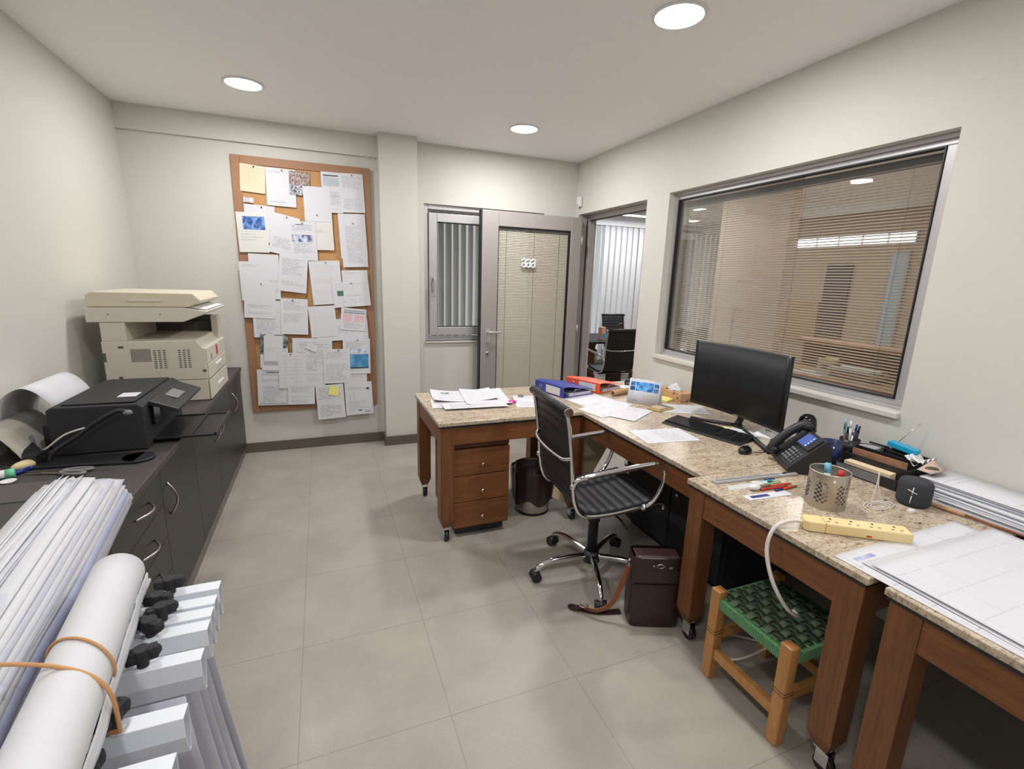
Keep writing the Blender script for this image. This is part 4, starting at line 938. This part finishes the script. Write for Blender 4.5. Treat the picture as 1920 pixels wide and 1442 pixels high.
# desk calendar
t = thing('desk_calendar', 'white desk calendar with blue pictures standing by the binders', 'calendar', (1.975, 2.54, TZ), math.atan2(-.18, .135))
CW, CH = .21, .165
CM = papermat('calendar_page', 'table', 18, 3.3, dens=.5, strength=.0, blocks=((.05, .95, .50, .90, (206, 222, 240), (160, 190, 226), 4), (.05, .2, .72, .88, (22, 40, 96), (60, 110, 190), 9), (.05, .2, .52, .69, (36, 80, 160), (30, 50, 110), 9), (.22, .78, .52, .88, (30, 90, 170), (104, 180, 226), 5), (.4, .66, .7, .88, (60, 150, 214), (40, 110, 180), 6), (.8, .94, .72, .86, (30, 80, 150), (60, 120, 190), 9), (.8, .94, .53, .68, (40, 70, 130), (120, 150, 190), 9),
    (.1, .22, .42, .44, (120, 126, 140), (230, 230, 235), 60), (.5, .53, .2, .40, (150, 150, 160), (235, 235, 238), 60), (.6, .63, .2, .40, (150, 150, 160), (235, 235, 238), 60), (.7, .73, .2, .40, (150, 150, 160), (235, 235, 238), 60), (.8, .83, .2, .40, (150, 150, 160), (235, 235, 238), 60), (.9, .93, .2, .40, (150, 150, 160), (235, 235, 238), 60), (.1, .32, .10, .14, (110, 116, 130), (200, 200, 210), 60)))
o = MB().sheet(lambda u, v: ((u-.5)*CW, v*CH, 0), 2, 2, .002).build('front_page', CM, t); o.rotation_euler = (R(90-16), 0, 0); o.location = (0, -.045, .001)
o = MB().sheet(lambda u, v: ((u-.5)*CW, v*CH, 0), 2, 2, -.002).build('back_stand', M['white'], t); o.rotation_euler = (R(90+16), 0, 0); o.location = (0, .047, .001)
c = MB()
for k in range(16): x = -.09+k*.012; c.tube([(x, .0+.006*math.cos(2*PI*q/8), CH*.962+.006*math.sin(2*PI*q/8)) for q in range(8)], .0009, 5, closed=True)
c.build('wire_binding', M['grey'], t)
# tissue box
t = thing('tissue_box', 'brown patterned tissue box against the right wall', 'tissue box', (2.215, 2.47, TZ))
n = NT('tissue_pattern'); n.set(Base_Color=n.mix(n.ramp(n.noise(n.co('Object', (1, 2, 1)), 26, 4, .7), .58, .62), lin((196, 156, 118)), lin((96, 66, 48))), Roughness=.6)
box(0, .125, 0, .25, 0, .062).build('box', n.m, t, .002)
MB().sheet(lambda u, v: (.03+.07*u, .08+.11*v+.01*math.sin(u*9), .062+.045*math.sin(u*PI)*math.sin(v*PI)+.006*math.sin(u*14+v*9)), 14, 14, .0005).build('tissue', M['paper'], t)
# calculator
t = thing('calculator', 'gold-rimmed pocket calculator with grey display in front of the calendar', 'calculator', (1.985, 2.385, TZ), R(-20))
box(-.05, .05, -.075, .075, .001, .012, rot=(0, 0, R(-55))).build('case', mat('gold_plastic', (206, 176, 118), .35, .3), t, .004)
b = MB(); b.box(-.043, .043, -.068, .068, .012, .0135, rot=(0, 0, R(-55))); b.build('faceplate', mat('olive_plate', (120, 112, 92), .4), t)
b = MB(); b.box(-.036, .036, .028, .058, .0135, .0145, rot=(0, 0, R(-55)), piv=(0, 0, .0127)); b.build('display', M['grey'], t)
b = MB()
for i in range(5):
    for j in range(5): b.box(-.037+i*.0155, -.027+i*.0155, -.060+j*.0165, -.050+j*.0165, .0135, .0160, rot=(0, 0, R(-55)), piv=(0, 0, .0127))
b.build('buttons', M['cardb'], t)

# ------------------------------------------------------------------ desk phone
t = thing('desk_phone', 'black desk phone with handset and lit blue screen', 'telephone', (1.945, 1.525, TZ), R(-121.5))
PW = .205
tl = R(38)
b = MB(); b.prism([(0, .008), (.03, .002), (.10, .0), (.175, .0), (.16, .125), (.135, .158), (.0, .030)], 0, PW, 'x'); b.build('body', M['black'], t, .004)
def on(u, v, h=0):  # point on the sloped face; u across, v up the slope
    dy, dz = .135, .128; L_ = math.hypot(dy, dz); return (u, v*dy/L_-h*dz/L_, .030+v*dz/L_+h*dy/L_)
def slab(u0, u1, v0, v1, h0, h1, b=None):
    b = b or MB(); vs = [on(u, v, h) for h in (h0, h1) for v in (v0, v1) for u in (u0, u1)]
    return b.add(vs, [(0, 2, 3, 1), (4, 5, 7, 6), (0, 1, 5, 4), (2, 6, 7, 3), (0, 4, 6, 2), (1, 3, 7, 5)])
slab(.068, PW-.008, .10, .178, .0, .010).build('display_housing', M['black'], t, .002)
slab(.082, .160, .108, .168, .010, .0112).build('display', M['lcd'], t)
b = MB()
for k in range(4): slab(.150, .155, .113+k*.014, .119+k*.014, .0112, .0118, b)
b.build('display_icons', emis('icon_glow', (150, 240, 220), 1.2), t)
b = MB()
for i in range(3):
    for j in range(4): slab(.082+i*.022, .097+i*.022, .020+j*.017, .030+j*.017, 0, .0045, b)
for j in range(4): slab(.155, .164, .02+j*.017, .027+j*.017, 0, .004, b); slab(.176, .185, .02+j*.017, .027+j*.017, 0, .004, b)
b.build('keypad', M['grey'], t, .001)
hs = MB(); P = [on(.030, v, h) for v, h in ((-.005, .020), (.012, .030), (.05, .040), (.10, .044), (.15, .040), (.185, .030), (.20, .020))]
hs.tube(smoothpath(P), .020, 14, rs=None); hs.ball(on(.030, .010, .018), .028, 14, sz=.8); hs.ball(on(.030, .185, .018), .028, 14, sz=.8)
hs.build('handset', M['black'], t)
b = MB(); b.tube(smoothpath([(.19, .03, .02), (.215, .0, .006), (.225, -.02, .006), (.24, -.03, .007)]), .007, 8); b.build('kickstand', M['black'], t)
t = thing('round_speaker', 'glossy black dome-topped device behind the desk phone', 'speaker', (2.20, 1.555, TZ))
MB().lathe([(.001, .0), (.036, .0), (.038, .06), (.042, .10), (.042, .135), (.036, .162), (.022, .178), (.001, .183)], k=28).build('body', M['blackg'], t)
MB().lathe([(.043, .098), (.0445, .10), (.0445, .108), (.043, .11)], k=28).build('rim', M['black'], t)
t = thing('puck', 'small dark round tin with green label behind the phone', 'tin', (2.13, 1.645, TZ))
MB().lathe([(.001, 0), (.032, 0), (.033, .022), (.030, .025), (.001, .025)], k=24).build('tin', M['black'], t); MB().lathe([(.001, .0255), (.022, .0255)], k=24).build('label_disc', M['lime'], t)

# ------------------------------------------------------------------ ruler, pens, steel pot
t = thing('scale_ruler', 'long silver ruler lying across the desk joint', 'ruler', (1.655, 1.352, TZ), math.atan2(-.035, .39))
box(-.21, .21, -.014, .014, .0005, .010).build('profile', M['alu'], t, .002); box(-.2, .2, -.001, .001, .0101, .0106).build('groove', M['black'], t)
t = thing('scale_ruler', 'short white scale ruler beside the silver one', 'ruler', (1.555, 1.303, TZ), math.atan2(-.02, .39))
MB().prism([(-.012, .0005), (.012, .0005), (0, .014)], -.10, .10, 'x').build('profile', M['white'], t)
t = thing('wall_card', 'white card with a navy stripe by the pens at the desk edge', 'card', (1.57, 1.215, TZ), R(-4))
box(-.11, .10, -.022, .018, .0005, .0015).build('card', M['paper'], t); box(-.085, .0, -.010, .008, .0015, .0019).build('stripe', M['dblue'], t)
def pen(loc, ang, ln, c1, c2, label, r=.0042, z=.005):
    t = thing('pen', label, 'pen', (loc[0], loc[1], TZ+z), R(ang), 'pens on the near desk')
    MB().cyl((-ln/2, 0, 0), (ln/2-.018, 0, 0), r, 10).build('barrel', M[c1], t)
    MB().cyl((ln/2-.018, 0, 0), (ln/2, 0, 0), r*.95, 10, .0008).build('tip', M[c2], t)
    MB().cyl((-ln/2-.002, 0, 0), (-ln/2+.04, 0, 0), r*1.15, 10).build('cap', M[c2], t)
pen((1.655, 1.312), -6, .12, 'teal', 'white', 'clear pen with teal clip nearest the rulers')
pen((1.70, 1.318), -8, .05, 'dblue', 'dblue', 'short navy pen cap next to the teal pen')
pen((1.66, 1.285), -9, .14, 'mint', 'white', 'mint green pen below the teal pen')
pen((1.68, 1.268), -6, .15, 'orange', 'tan', 'slim orange pencil between green and red pens')
pen((1.645, 1.248), -5, .14, 'red', 'red', 'red pen in the middle of the loose pens')
pen((1.69, 1.232), 3, .13, 'orange', 'dblue', 'orange pen with navy cap nearest the steel pot')
t = thing('correction_roller', 'white correction roller at the left end of the pens', 'correction tape', (1.555, 1.268, TZ), R(-10))
MB().ball((0, 0, .012), .012, 14, sx=2.2, sy=1.2).build('shell', M['white'], t); MB().cyl((.025, 0, .012), (.045, .008, .006), .004, 8).build('nib', M['grey'], t)
t = thing('steel_pot', 'perforated steel pot holding a few markers', 'pen pot', (1.712, 1.092, TZ))
K, J, PR, PH = 48, 16, .0655, .135
def shell(r, flip):
    vs = [(r*math.cos(2*PI*i/K), r*math.sin(2*PI*i/K), PH*j/J) for j in range(J+1) for i in range(K)]; fs = []
    for j in range(J):
        for i in range(K):
            hole = False
            if 3 <= j <= 11:
                g_ = i % 8
                if g_ < 5 and (i+j) % 2 == 0 and j % 2 == (g_ % 2): hole = True
            if j == 13 and i % 6 == 0: hole = True
            if hole: continue
            f = (j*K+i, j*K+(i+1) % K, (j+1)*K+(i+1) % K, (j+1)*K+i); fs.append(f[::-1] if flip else f)
    return vs, fs
b = MB(); v_, f_ = shell(PR, False); b.add(v_, f_, True); v_, f_ = shell(PR-.0012, True); b.add(v_, f_, True); b.lathe([(.001, .001), (PR-.001, .001)], k=K)
b.lathe([(PR+.001, PH-.003), (PR+.001, PH+.001), (PR-.002, PH+.001), (PR-.002, PH-.003)], k=K)
b.build('pot', mat('pot_steel', (188, 180, 168), .38, .9, var=.02), t)
for (dx, dy, c, tx, ty, lab, h_) in ((.012, .008, 'lblue', .18, -.2, 'light blue marker standing in the steel pot', .148), (.03, -.02, 'red', .1, .1, 'red pen top standing in the steel pot', .135), (-.02, -.01, 'teal', -.2, .1, 'teal marker low inside the steel pot', .12)):
    o = thing('marker', lab, 'marker', (1.712+dx*.5, 1.092+dy*.5, TZ+.004)); o.rotation_euler = (ty, tx, 0)
    MB().cyl((0, 0, 0), (0, 0, h_*.75), .011, 14).build('barrel', M['white'], o); MB().cyl((0, 0, h_*.75), (0, 0, h_), .012, 14, .010).build('cap', M[c], o)

# ------------------------------------------------------------------ organiser and cups by the wall
t = thing('glass_mug', 'dark blue glass mug next to the desk organiser', 'mug', (2.16, 1.395, TZ))
MB().lathe([(.001, .004), (.036, .004), (.040, .0), (.043, .02), (.045, .10), (.042, .10), (.038, .015), (.001, .012)], k=28).build('cup', mat('blue_glass', (40, 50, 92), .15), t)
MB().lathe([(.0455, .092), (.047, .096), (.0455, .101), (.042, .101)], k=28).build('rim', M['glassd'], t)
t = thing('desk_organiser', 'black mesh desk organiser with paper compartments against the right wall', 'desk organiser', (2.10, 1.075, TZ), R(4))
b = MB(); b.box(0, .26, 0, .25, .001, .005); b.box(0, .004, 0, .25, .005, .045); b.box(.075, .079, 0, .25, .005, .075); b.box(.16, .164, 0, .25, .005, .095); b.box(.256, .26, 0, .25, .005, .10); b.box(0, .26, 0, .004, .005, .04); b.box(0, .26, .246, .25, .005, .04); b.box(.08, .26, 0, .004, .04, .075); b.box(.08, .26, .246, .25, .04, .075)
b.build('tray', M['black'], t, .001)
box(-.0015, 0, .06, .235, .006, .042).build('front_panel', M['grey'], t)
tag(box(2.12, 2.165, 1.12, 1.30, TZ+.006, TZ+.050, rot=(0, 0, R(4))).build('note_block', M['cardb']), 'cream note block in the front compartment of the organiser', 'note block')
o = box(2.187, 2.190, 1.10, 1.31, TZ+.008, TZ+.100, rot=(0, R(-6), R(4))).build('picture_card', mat('brown_card', (176, 128, 100), .6, var=.25, nscale=30)); tag(o, 'brownish picture card standing in the organiser', 'card')
o = thing('clear_case', 'clear plastic case with papers in the organiser', 'case', (2.305, 1.30, TZ+.007), R(4))
box(-.035, .035, -.025, .045, 0, .085).build('case', mat('milky_plastic', (170, 172, 170), .3), o, .003)
o = thing('eraser_pack', 'bright blue printed pack on top of the organiser', 'pack', (2.315, 1.19, TZ+.112), R(92))
box(-.055, .055, -.02, .02, 0, .022, rot=(0, R(-6), 0)).build('pack', M['cyan'], o, .002); box(-.03, .03, -.0205, -.02, .006, .016, rot=(0, R(-6), 0)).build('printed_panel', M['lblue'], o)
o = thing('crumpled_wrap', 'crumpled clear wrapper in the near end of the organiser', 'wrapper', (2.30, 1.115, TZ+.075))
MB().sheet(lambda u, v: ((u-.5)*.09, (v-.5)*.07, .02*abs(math.sin(u*9+v*4))*math.cos(v*7)+.02), 16, 12, .0006, smooth=False).build('film', M['white'], o)
t = thing('pen_cup', 'black cup crowded with pens at the wall end of the organiser', 'pen cup', (2.285, 1.395, TZ))
MB().lathe([(.001, .003), (.037, .003), (.038, 0), (.042, .10), (.040, .10), (.035, .01), (.001, .008)], k=24).build('cup', M['black'], t)
rr = random.Random(9)
for k, (c, h_, lab) in enumerate((('dblue', .155, 'navy pen leaning left in the black pen cup'), ('white', .165, 'white thermometer-like pen in the black pen cup'), ('lblue', .175, 'light blue highlighter in the black pen cup'), ('grey', .165, 'grey metal pen in the black pen cup'), ('black', .150, 'black pen in the black pen cup'), ('steel', .14, 'steel pen leaning right in the black pen cup'), ('blackm', .16, 'matte black marker in the black pen cup'), ('blackg', .13, 'glossy black pen low in the black pen cup'))):
    a = k*2*PI/8; o = thing('cup_pen', lab, 'pen', (2.285+.010*math.cos(a), 1.395+.010*math.sin(a), TZ+.012)); o.rotation_euler = (-.14*math.sin(a), .14*math.cos(a), 0); o['group'] = 'pens in the black pen cup'
    MB().cyl((0, 0, 0), (0, 0, h_*.8), .0058, 10).build('barrel', M[c], o); MB().cyl((0, 0, h_*.8), (0, 0, h_), .0045, 10).build('cap', M[c], o)
t = thing('antenna', 'thin silver telescopic aerial leaning up the right wall', 'aerial', (2.33, 1.245, TZ+.10))
MB().cyl((0, 0, 0), (.035, -.07, .13), .0014, 6).build('rod', M['steel'], t); MB().ball((.035, -.07, .13), .003, 8).build('tip', M['steel'], t); MB().ball((0, 0, 0), .006, 8).build('base', M['grey'], t)
tag(MB().tube(smoothpath([(2.05, 1.39, TZ+.115), (2.11, 1.38, TZ+.102), (2.19, 1.34, TZ+.107), (2.25, 1.28, TZ+.113), (2.275, 1.21, TZ+.105), (2.27, 1.14, TZ+.10), (2.24, 1.09, TZ+.10)]), .002, 6).build('headset_cable', M['black']), 'thin black cable draped over the mug and organiser', 'cable')
# round fabric speaker
t = thing('fabric_speaker', 'small round dark fabric speaker with a white cross-shaped mark', 'speaker', (2.045, .985, TZ), R(0))
MB().lathe([(.001, 0), (.045, 0), (.052, .010), (.053, .02), (.053, .082), (.048, .094), (.040, .098), (.001, .099)], k=36).build('body', M['mesh'], t)
b = MB(); a = R(198)
def onc(da, z, r=.0536): return (r*math.cos(a+da), r*math.sin(a+da), z)
b.tube([onc(0, .018), onc(.02, .046)], .0016, 6); b.tube([onc(.03, .052), onc(.06, .080)], .0016, 6); b.tube([onc(-.25, .068), onc(.0, .063), onc(.30, .058)], .0016, 6)
b.build('cross_mark', M['white'], t)
# white charging cable
t = thing('charging_cable', 'white charging cable coiled in front of the fabric speaker', 'cable', (1.895, 1.0, TZ), R(0))
P = [(.075*math.cos(a*.35)*(1-.012*a), .034*math.sin(a*.35)*(1-.012*a)+.01, .003+.0006*(a % 5)) for a in range(0, 52)]
MB().tube([(-p[0], p[1], p[2]) for p in P], .0018, 6).build('coil', M['cordw'], t)
b = box(-.012, .014, -.008, .008, .0, .012); o = b.build('plug', M['white'], t, .002); o.location = (.06, -.06, .0)
MB().tube(smoothpath([(-.02, .03, .004), (.0, .035, .05), (.015, .04, .10), (.03, .05, .115), (.035, .045, .06), (.04, .03, .01)]), .0018, 6).build('hanging_loop', M['cordw'], t)

# ------------------------------------------------------------------ stacked papers by the right wall
rr = random.Random(11)
names = ['lowest clipped paper bundle of the pile by the right wall', 'second lowest clipped bundle of the pile by the right wall', 'third bundle from the bottom in the pile by the right wall', 'fourth bundle from the bottom in the pile by the right wall', 'bundle just below the top sheets in the pile by the right wall', 'top printed sheets on the pile by the right wall']
for k in range(6):
    z = TZ+.0005+k*.0118
    x0 = 2.125+.012*k+rr.uniform(-.008, .008); yA = .97+rr.uniform(-.03, .03)+.02*k
    t = thing('paper_bundle', names[k], 'paper bundle', (x0, yA, z), R(rr.uniform(-2, 2)), 'paper bundles by the right wall')
    for q in range(4):
        ox, oy = rr.uniform(-.006, .006), rr.uniform(-.012, .012)
        m_ = M['paperw'] if q % 3 else M['paper']
        if k == 5 and q == 3: m_ = papermat('pile_print', 'hand', 26, 3.4, strength=.25, cols=30)
        MB().sheet(lambda u, v, q=q: (ox+u*(.235-.008*k), oy-.62+v*.62, q*.0027+.0), 2, 6, .0019).build('sheaf', m_, t)
    if k in (1, 3): 
        c = MB().prism([(-.006, -.002), (.016, -.001), (.016, .013), (-.006, .013)], -.20-.1*k, -.165-.1*k, 'y').build('binder_clip', M['black'], t)
t = thing('wooden_stick', 'brown wooden stick lying along the foot of the paper pile', 'stick', (2.10, .90, TZ+.009), R(-84))
MB().tube([(-.07, 0, 0), (-.06, 0, 0), (.0, 0, 0), (.05, 0, 0)], .007, 10, rs=[.003, .008, .008, .007]).build('grip', M['kraft'], t); MB().tube([(.05, 0, 0), (.26, .0, -.002)], .005, 10).build('shaft', M['tan'], t)
t = thing('dried_pod', 'small dark brown pod beside the white paper pile', 'pod', (2.25, 1.045, TZ+.088), R(-30))
MB().ball((0, 0, 0), .012, 14, sx=2.4).build('pod', mat('olive_brown', (88, 78, 62), .6), t)
# folded card near pile
tag(MB().sheet(lambda u, v: (2.20+.10*u, 1.02+.05*v, TZ+.085+.03*u*v), 4, 4, .0006).build('folded_card', mat('pinkish_card', (196, 172, 158), .6)), 'small pinkish folded card between the organiser and pile', 'card')

# ------------------------------------------------------------------ power strip
t = thing('power_strip', 'pale yellow power strip with white cord at the desk edge', 'power strip', (1.598, .905, TZ), math.atan2(-.17, .245))
MB().prism([(-.16, -.020), (-.145, -.030), (.150, -.030), (.150, .030), (-.145, .030), (-.16, .020)], .001, .036, 'z').build('housing', M['yellowp'], t, .004)
b = MB()
for k in range(4):
    x = -.075+k*.062
    b.box(x-.003, x+.003, .006, .015, .0361, .0366); b.box(x-.016, x-.008, -.013, -.009, .0361, .0366); b.box(x+.008, x+.016, -.013, -.009, .0361, .0366)
b.build('socket_holes', M['gasket'], t)
box(-.0995, -.0985, -.0305, .0305, .001, .0365).build('seam', M['tan'], t)
box(.02, .035, -.0307, -.03, .008, .013).build('red_mark', M['red'], t)
# cord in strip-local coordinates
ang_ = math.atan2(-.17, .245)
def loc(p):
    d = Vector(p)-Vector((1.598, .905, TZ)); c, s = math.cos(-ang_), math.sin(-ang_); return (d.x*c-d.y*s, d.x*s+d.y*c, d.z)
MB().tube(smoothpath([loc(p) for p in ((1.472, .99, .755), (1.43, 1.01, .757), (1.37, 1.02, .735), (1.345, 1.015, .66), (1.352, .98, .56), (1.40, .95, .47), (1.46, .95, .425), (1.48, .98, .42))]), .0065, 10).build('cord', M['cordw'], t)
tag(MB().tube(smoothpath([(1.56, 1.02, .30), (1.55, 1.10, .15), (1.50, 1.20, .02), (1.48, 1.30, .008), (1.60, 1.33, .008), (1.75, 1.2, .008)]), .005, 8).build('floor_cable', M['cordw']), 'white cable lying on the floor behind the green stool', 'cable')

# ------------------------------------------------------------------ large plans on the near desk
G = 'large drawing sheets on the near desks'
A1 = papermat('plan_big_a', 'plan', 20, 5.5, strength=.14, blocks=((.18, .22, .55, .59, (188, 188, 192), (200, 200, 204), 20), (.36, .40, .62, .655, (188, 188, 192), (200, 200, 204), 20), (.80, .86, .80, .86, (206, 206, 208), (214, 214, 216), 20)), mu=.03, mv=.03)
def bigsheet(x0, x1, ya, yb, z, m_, lab, ang=0, lip=0.0, waves=.0):
    cx_, cy__ = (x0+x1)/2, (ya+yb)/2; w_, h_ = x1-x0, ya-yb
    def f(u, v):
        zz = waves*math.sin(v*9)*max(0, 1-u*4)
        return ((u-.5)*w_, (v-.5)*h_, zz+lip*max(0, 1-u*6)**2)
    o = MB().sheet(f, 24, 24, .0006).build('drawing_sheet', m_); o.location = (cx_, cy__, z); o.rotation_euler = (0, 0, R(ang)); return tag(o, lab, 'drawing', G)
bigsheet(1.405, 2.04, .842, -.02, TZ+.0012, papermat('plan_big_b', 'plan', 20, 9.5, strength=.3, mu=.02, mv=.02, blocks=((.06, .20, .945, .965, (150, 150, 190), (205, 205, 230), 10),)), 'bottom drawing sheet reaching over the desk joint beside the power strip', 1)
bigsheet(1.43, 2.07, .775, -.1, TZ+.0040, papermat('plan_big_c', 'plan', 20, 2.5, strength=.3, blocks=((.1, .22, .90, .93, (110, 110, 150), (180, 180, 200), 10),)), 'middle drawing sheet with a dark title strip', -1, waves=.0015)
bigsheet(1.44, 2.075, .758, -.14, TZ+.0110, A1, 'top drawing sheet, almost blank, on the nearest desk', 0, waves=.002)

# ------------------------------------------------------------------ drawing rack with hanging clamps
t = thing('drawing_rack', 'white steel stand carrying the drawing hangers', 'drawing rack', (-1.02, 0, 0))
box(-.03, .03, .50, 1.16, .735, .80).build('carrier_beam', M['wmetal'], t, .003); box(-.02, .02, .80, .86, .03, .735).build('post', M['wmetal'], t, .003); box(-.15, .35, .60, .64, 0, .03).build('foot', M['wmetal'], t, .003); box(-.15, .35, 1.02, 1.06, 0, .03).build('foot', M['wmetal'], t, .003); box(-.02, .02, .64, 1.02, 0, .03).build('foot_link', M['wmetal'], t)
bars = [(1.104, -.240, .330, 8), (1.052, -.239, .338, -12), (1.012, -.238, .322, 25), (.972, -.237, .330, -35), (.892, -.232, .320, 15), (.768, -.231, .322, 65), (.680, -.226, .320, 80)]
where = ['furthest white drawing hanger, beside the cabinet handles', 'second furthest white drawing hanger', 'third white drawing hanger, its knob touching the next', 'fourth white drawing hanger, before the wider gap', 'white drawing hanger with its knob beside the paper roll middle', 'second nearest white drawing hanger', 'nearest white drawing hanger, at the bottom edge of the photo']
where2 = ['drawing sheets hanging from the furthest hanger', 'drawing sheets hanging from the second furthest hanger', 'drawing sheets hanging from the third hanger', 'drawing sheets hanging from the fourth hanger', 'drawing sheets hanging from the hanger beside the roll middle', 'drawing sheets hanging from the second nearest hanger', 'drawing sheets hanging from the nearest hanger']
BT = .85
for k, (yb, xe, kx, ka) in enumerate(bars):
    t = thing('drawing_hanger', where[k], 'drawing hanger', (xe, yb, BT), 0, 'white drawing hangers with black knobs')
    Lb = -.70
    # hollow clamp profile: flat top, long front cheek, folded back
    prof_o = [(0, 0), (-.030, 0), (-.031, -.035), (-.019, -.074), (-.012, -.074), (-.001, -.035)]
    prof_i = [(-.0015, -.002), (-.0285, -.002), (-.0292, -.035), (-.0178, -.071), (-.0132, -.071), (-.0028, -.035)]
    n_ = 6; b = MB(); vs = [(X, u, v) for X in (0, Lb) for (u, v) in prof_o]+[(X, u, v) for X in (0, Lb) for (u, v) in prof_i]
    fs = []
    for i in range(n_):
        j = (i+1) % n_
        fs += [(i, j, j+n_, i+n_), (2*n_+i, 3*n_+i, 3*n_+j, 2*n_+j), (i, 2*n_+i, 2*n_+j, j), (n_+i, n_+j, 3*n_+j, 3*n_+i)]
    b.add(vs, fs); b.build('clamp_bar', M['wmetal'], t, .0008, 1)
    o = bpy.data.objects.new('tmp', None)
    kk = MB(); kk.cyl((0, 0, 0), (0, 0, .016), .009, 14); kk.box(-.023, .023, -.009, .009, .012, .034); kk.cyl((0, 0, .012), (0, 0, .036), .013, 14); kk.ball((.017, 0, .023), .012, 10, sz=1); kk.ball((-.017, 0, .023), .012, 10, sz=1)
    ko = kk.build('wing_knob', M['blackm'], t, .002); ko.location = (-(kx)-xe if False else (-kx-xe), -.015, .0005); ko.rotation_euler = (0, 0, R(ka))
    # hanging sheets
    ph = k*1.3
    def f(u, v, ph=ph, s=0):
        x = -.035-.655*u+(.075*(1-v)**1.3)*(1-u)+ .0; y = -.015+.010*math.sin(u*17+ph)*(1-v)+.006*math.sin(u*41+ph*2)*(1-v)+s
        return (x, y, -.062-(1-v)*.60)
    for q in range(1):
        b = MB(); b.sheet(lambda u, v: f(u, v, ph, 0), 40, 10, .0012)
        o2 = b.build('hanging_sheets', M['paperw']); o2.location = (xe, yb, BT-.013); tag(o2, where2[k], 'drawings', 'drawing sheets hanging in the rack')

# bundle of drawings and the long roll
A = Vector((-.625, 1.545)); B_ = Vector((-.47, .38)); ax = (A-B_); LB = ax.length; angz = math.atan2(ax.y, ax.x)
t = thing('drawing_bundle', 'thick bundle of folded drawing sheets held by a rubber band', 'drawing bundle', (B_.x, B_.y, BT+.008), angz)
NSH = 30; rr = random.Random(21)
for k in range(NSH):
    f_ = k/(NSH-1); ry = .075+.060*f_; rz_ = .030+.085*f_
    e1 = 118-150*(1-f_)**.9 + rr.uniform(-5, 5)      # right end angle
    e0 = 150+45*(1-f_)+rr.uniform(-5, 5)
    
    L1 = LB+rr.uniform(-.05, .03); ph = rr.uniform(0, 6)
    def f(u, v, ry=ry, rz_=rz_, e0=e0, e1=e1, L1=L1, ph=ph):
        a_ = R(e1+(e0-e1)*v); sq = 1-.10*math.exp(-((u-.40)/.12)**2)
        LL = L1*(1+.014*math.sin(v*9+ph)+.010*math.sin(v*31+ph))
        sag = -.02*u
        return (u*LL, -ry*math.cos(a_)*sq*(1+.0*u), .004+rz_*max(0, math.sin(a_))*sq+sag*0+.0015*math.sin(u*13+ph))
    def f2(u, v, f=f):
        p = f(u, v); return (p[0], -p[1]*-1, p[2])
    MB().sheet(f2, 22, 12, .0007).build('sheet', [M['paper'], M['paperw'], mat('bluish_print', (176, 180, 208), .6), mat('greyish_print', (196, 198, 208), .6)][rr.choice((0, 0, 1, 1, 2, 3, 3)) if k < NSH-4 else 0], t)
# rubber band round the bundle
def bandring(xc, ry, rz_, zc, tilt, k=40):
    return [(xc+tilt*math.cos(2*PI*q/k), -ry*math.cos(2*PI*q/k), max(zc-.004, zc+rz_*math.sin(2*PI*q/k))) for q in range(k)]
def spow(x, p): return math.copysign(abs(x)**p, x)
bp = [(.40+.07*spow(math.cos(2*PI*q/64), .8), -.036+.172*spow(math.cos(2*PI*q/64), .75), max(0, .003+.124*spow(math.sin(2*PI*q/64), .45))) for q in range(64)]
MB().tube(bp, .0030, 8, closed=True).build('rubber_band', M['rubber'], t)
PA = Vector((-.405, 1.065)); PB = Vector((-.325, .45)); ax = PA-PB; LR = ax.length
t = thing('drawing_roll', 'long white rolled drawing with doubled rubber band, beside the bundle', 'paper roll', (PB.x, PB.y, BT+.078), math.atan2(ax.y, ax.x))
def roll_f(u, v):
    a_ = 2*PI*2.2*v; r = .044-.0022*v*2.2; return (u*LR+.004*math.sin(3*a_)*0, r*math.cos(a_+.5), r*math.sin(a_+.5))
MB().sheet(roll_f, 10, 90, .0005).build('rolled_sheet', M['paper'], t)
def fl(u, v): return (.0+u*(LR+.01)+.008*math.sin(v*9), -.0425-.004*v*(1+.4*math.sin(u*20)), -.014-.022*v+.002*math.sin(u*30))
MB().sheet(fl, 30, 4, .0007).build('loose_edge', M['paper'], t)
for (xx, tl_) in ((.365, .03),): MB().tube([(xx+tl_*math.cos(2*PI*q/32), .0462*math.cos(2*PI*q/32), .0462*math.sin(2*PI*q/32)) for q in range(32)], .0022, 8, closed=True).build('rubber_band', M['rubber'], t)
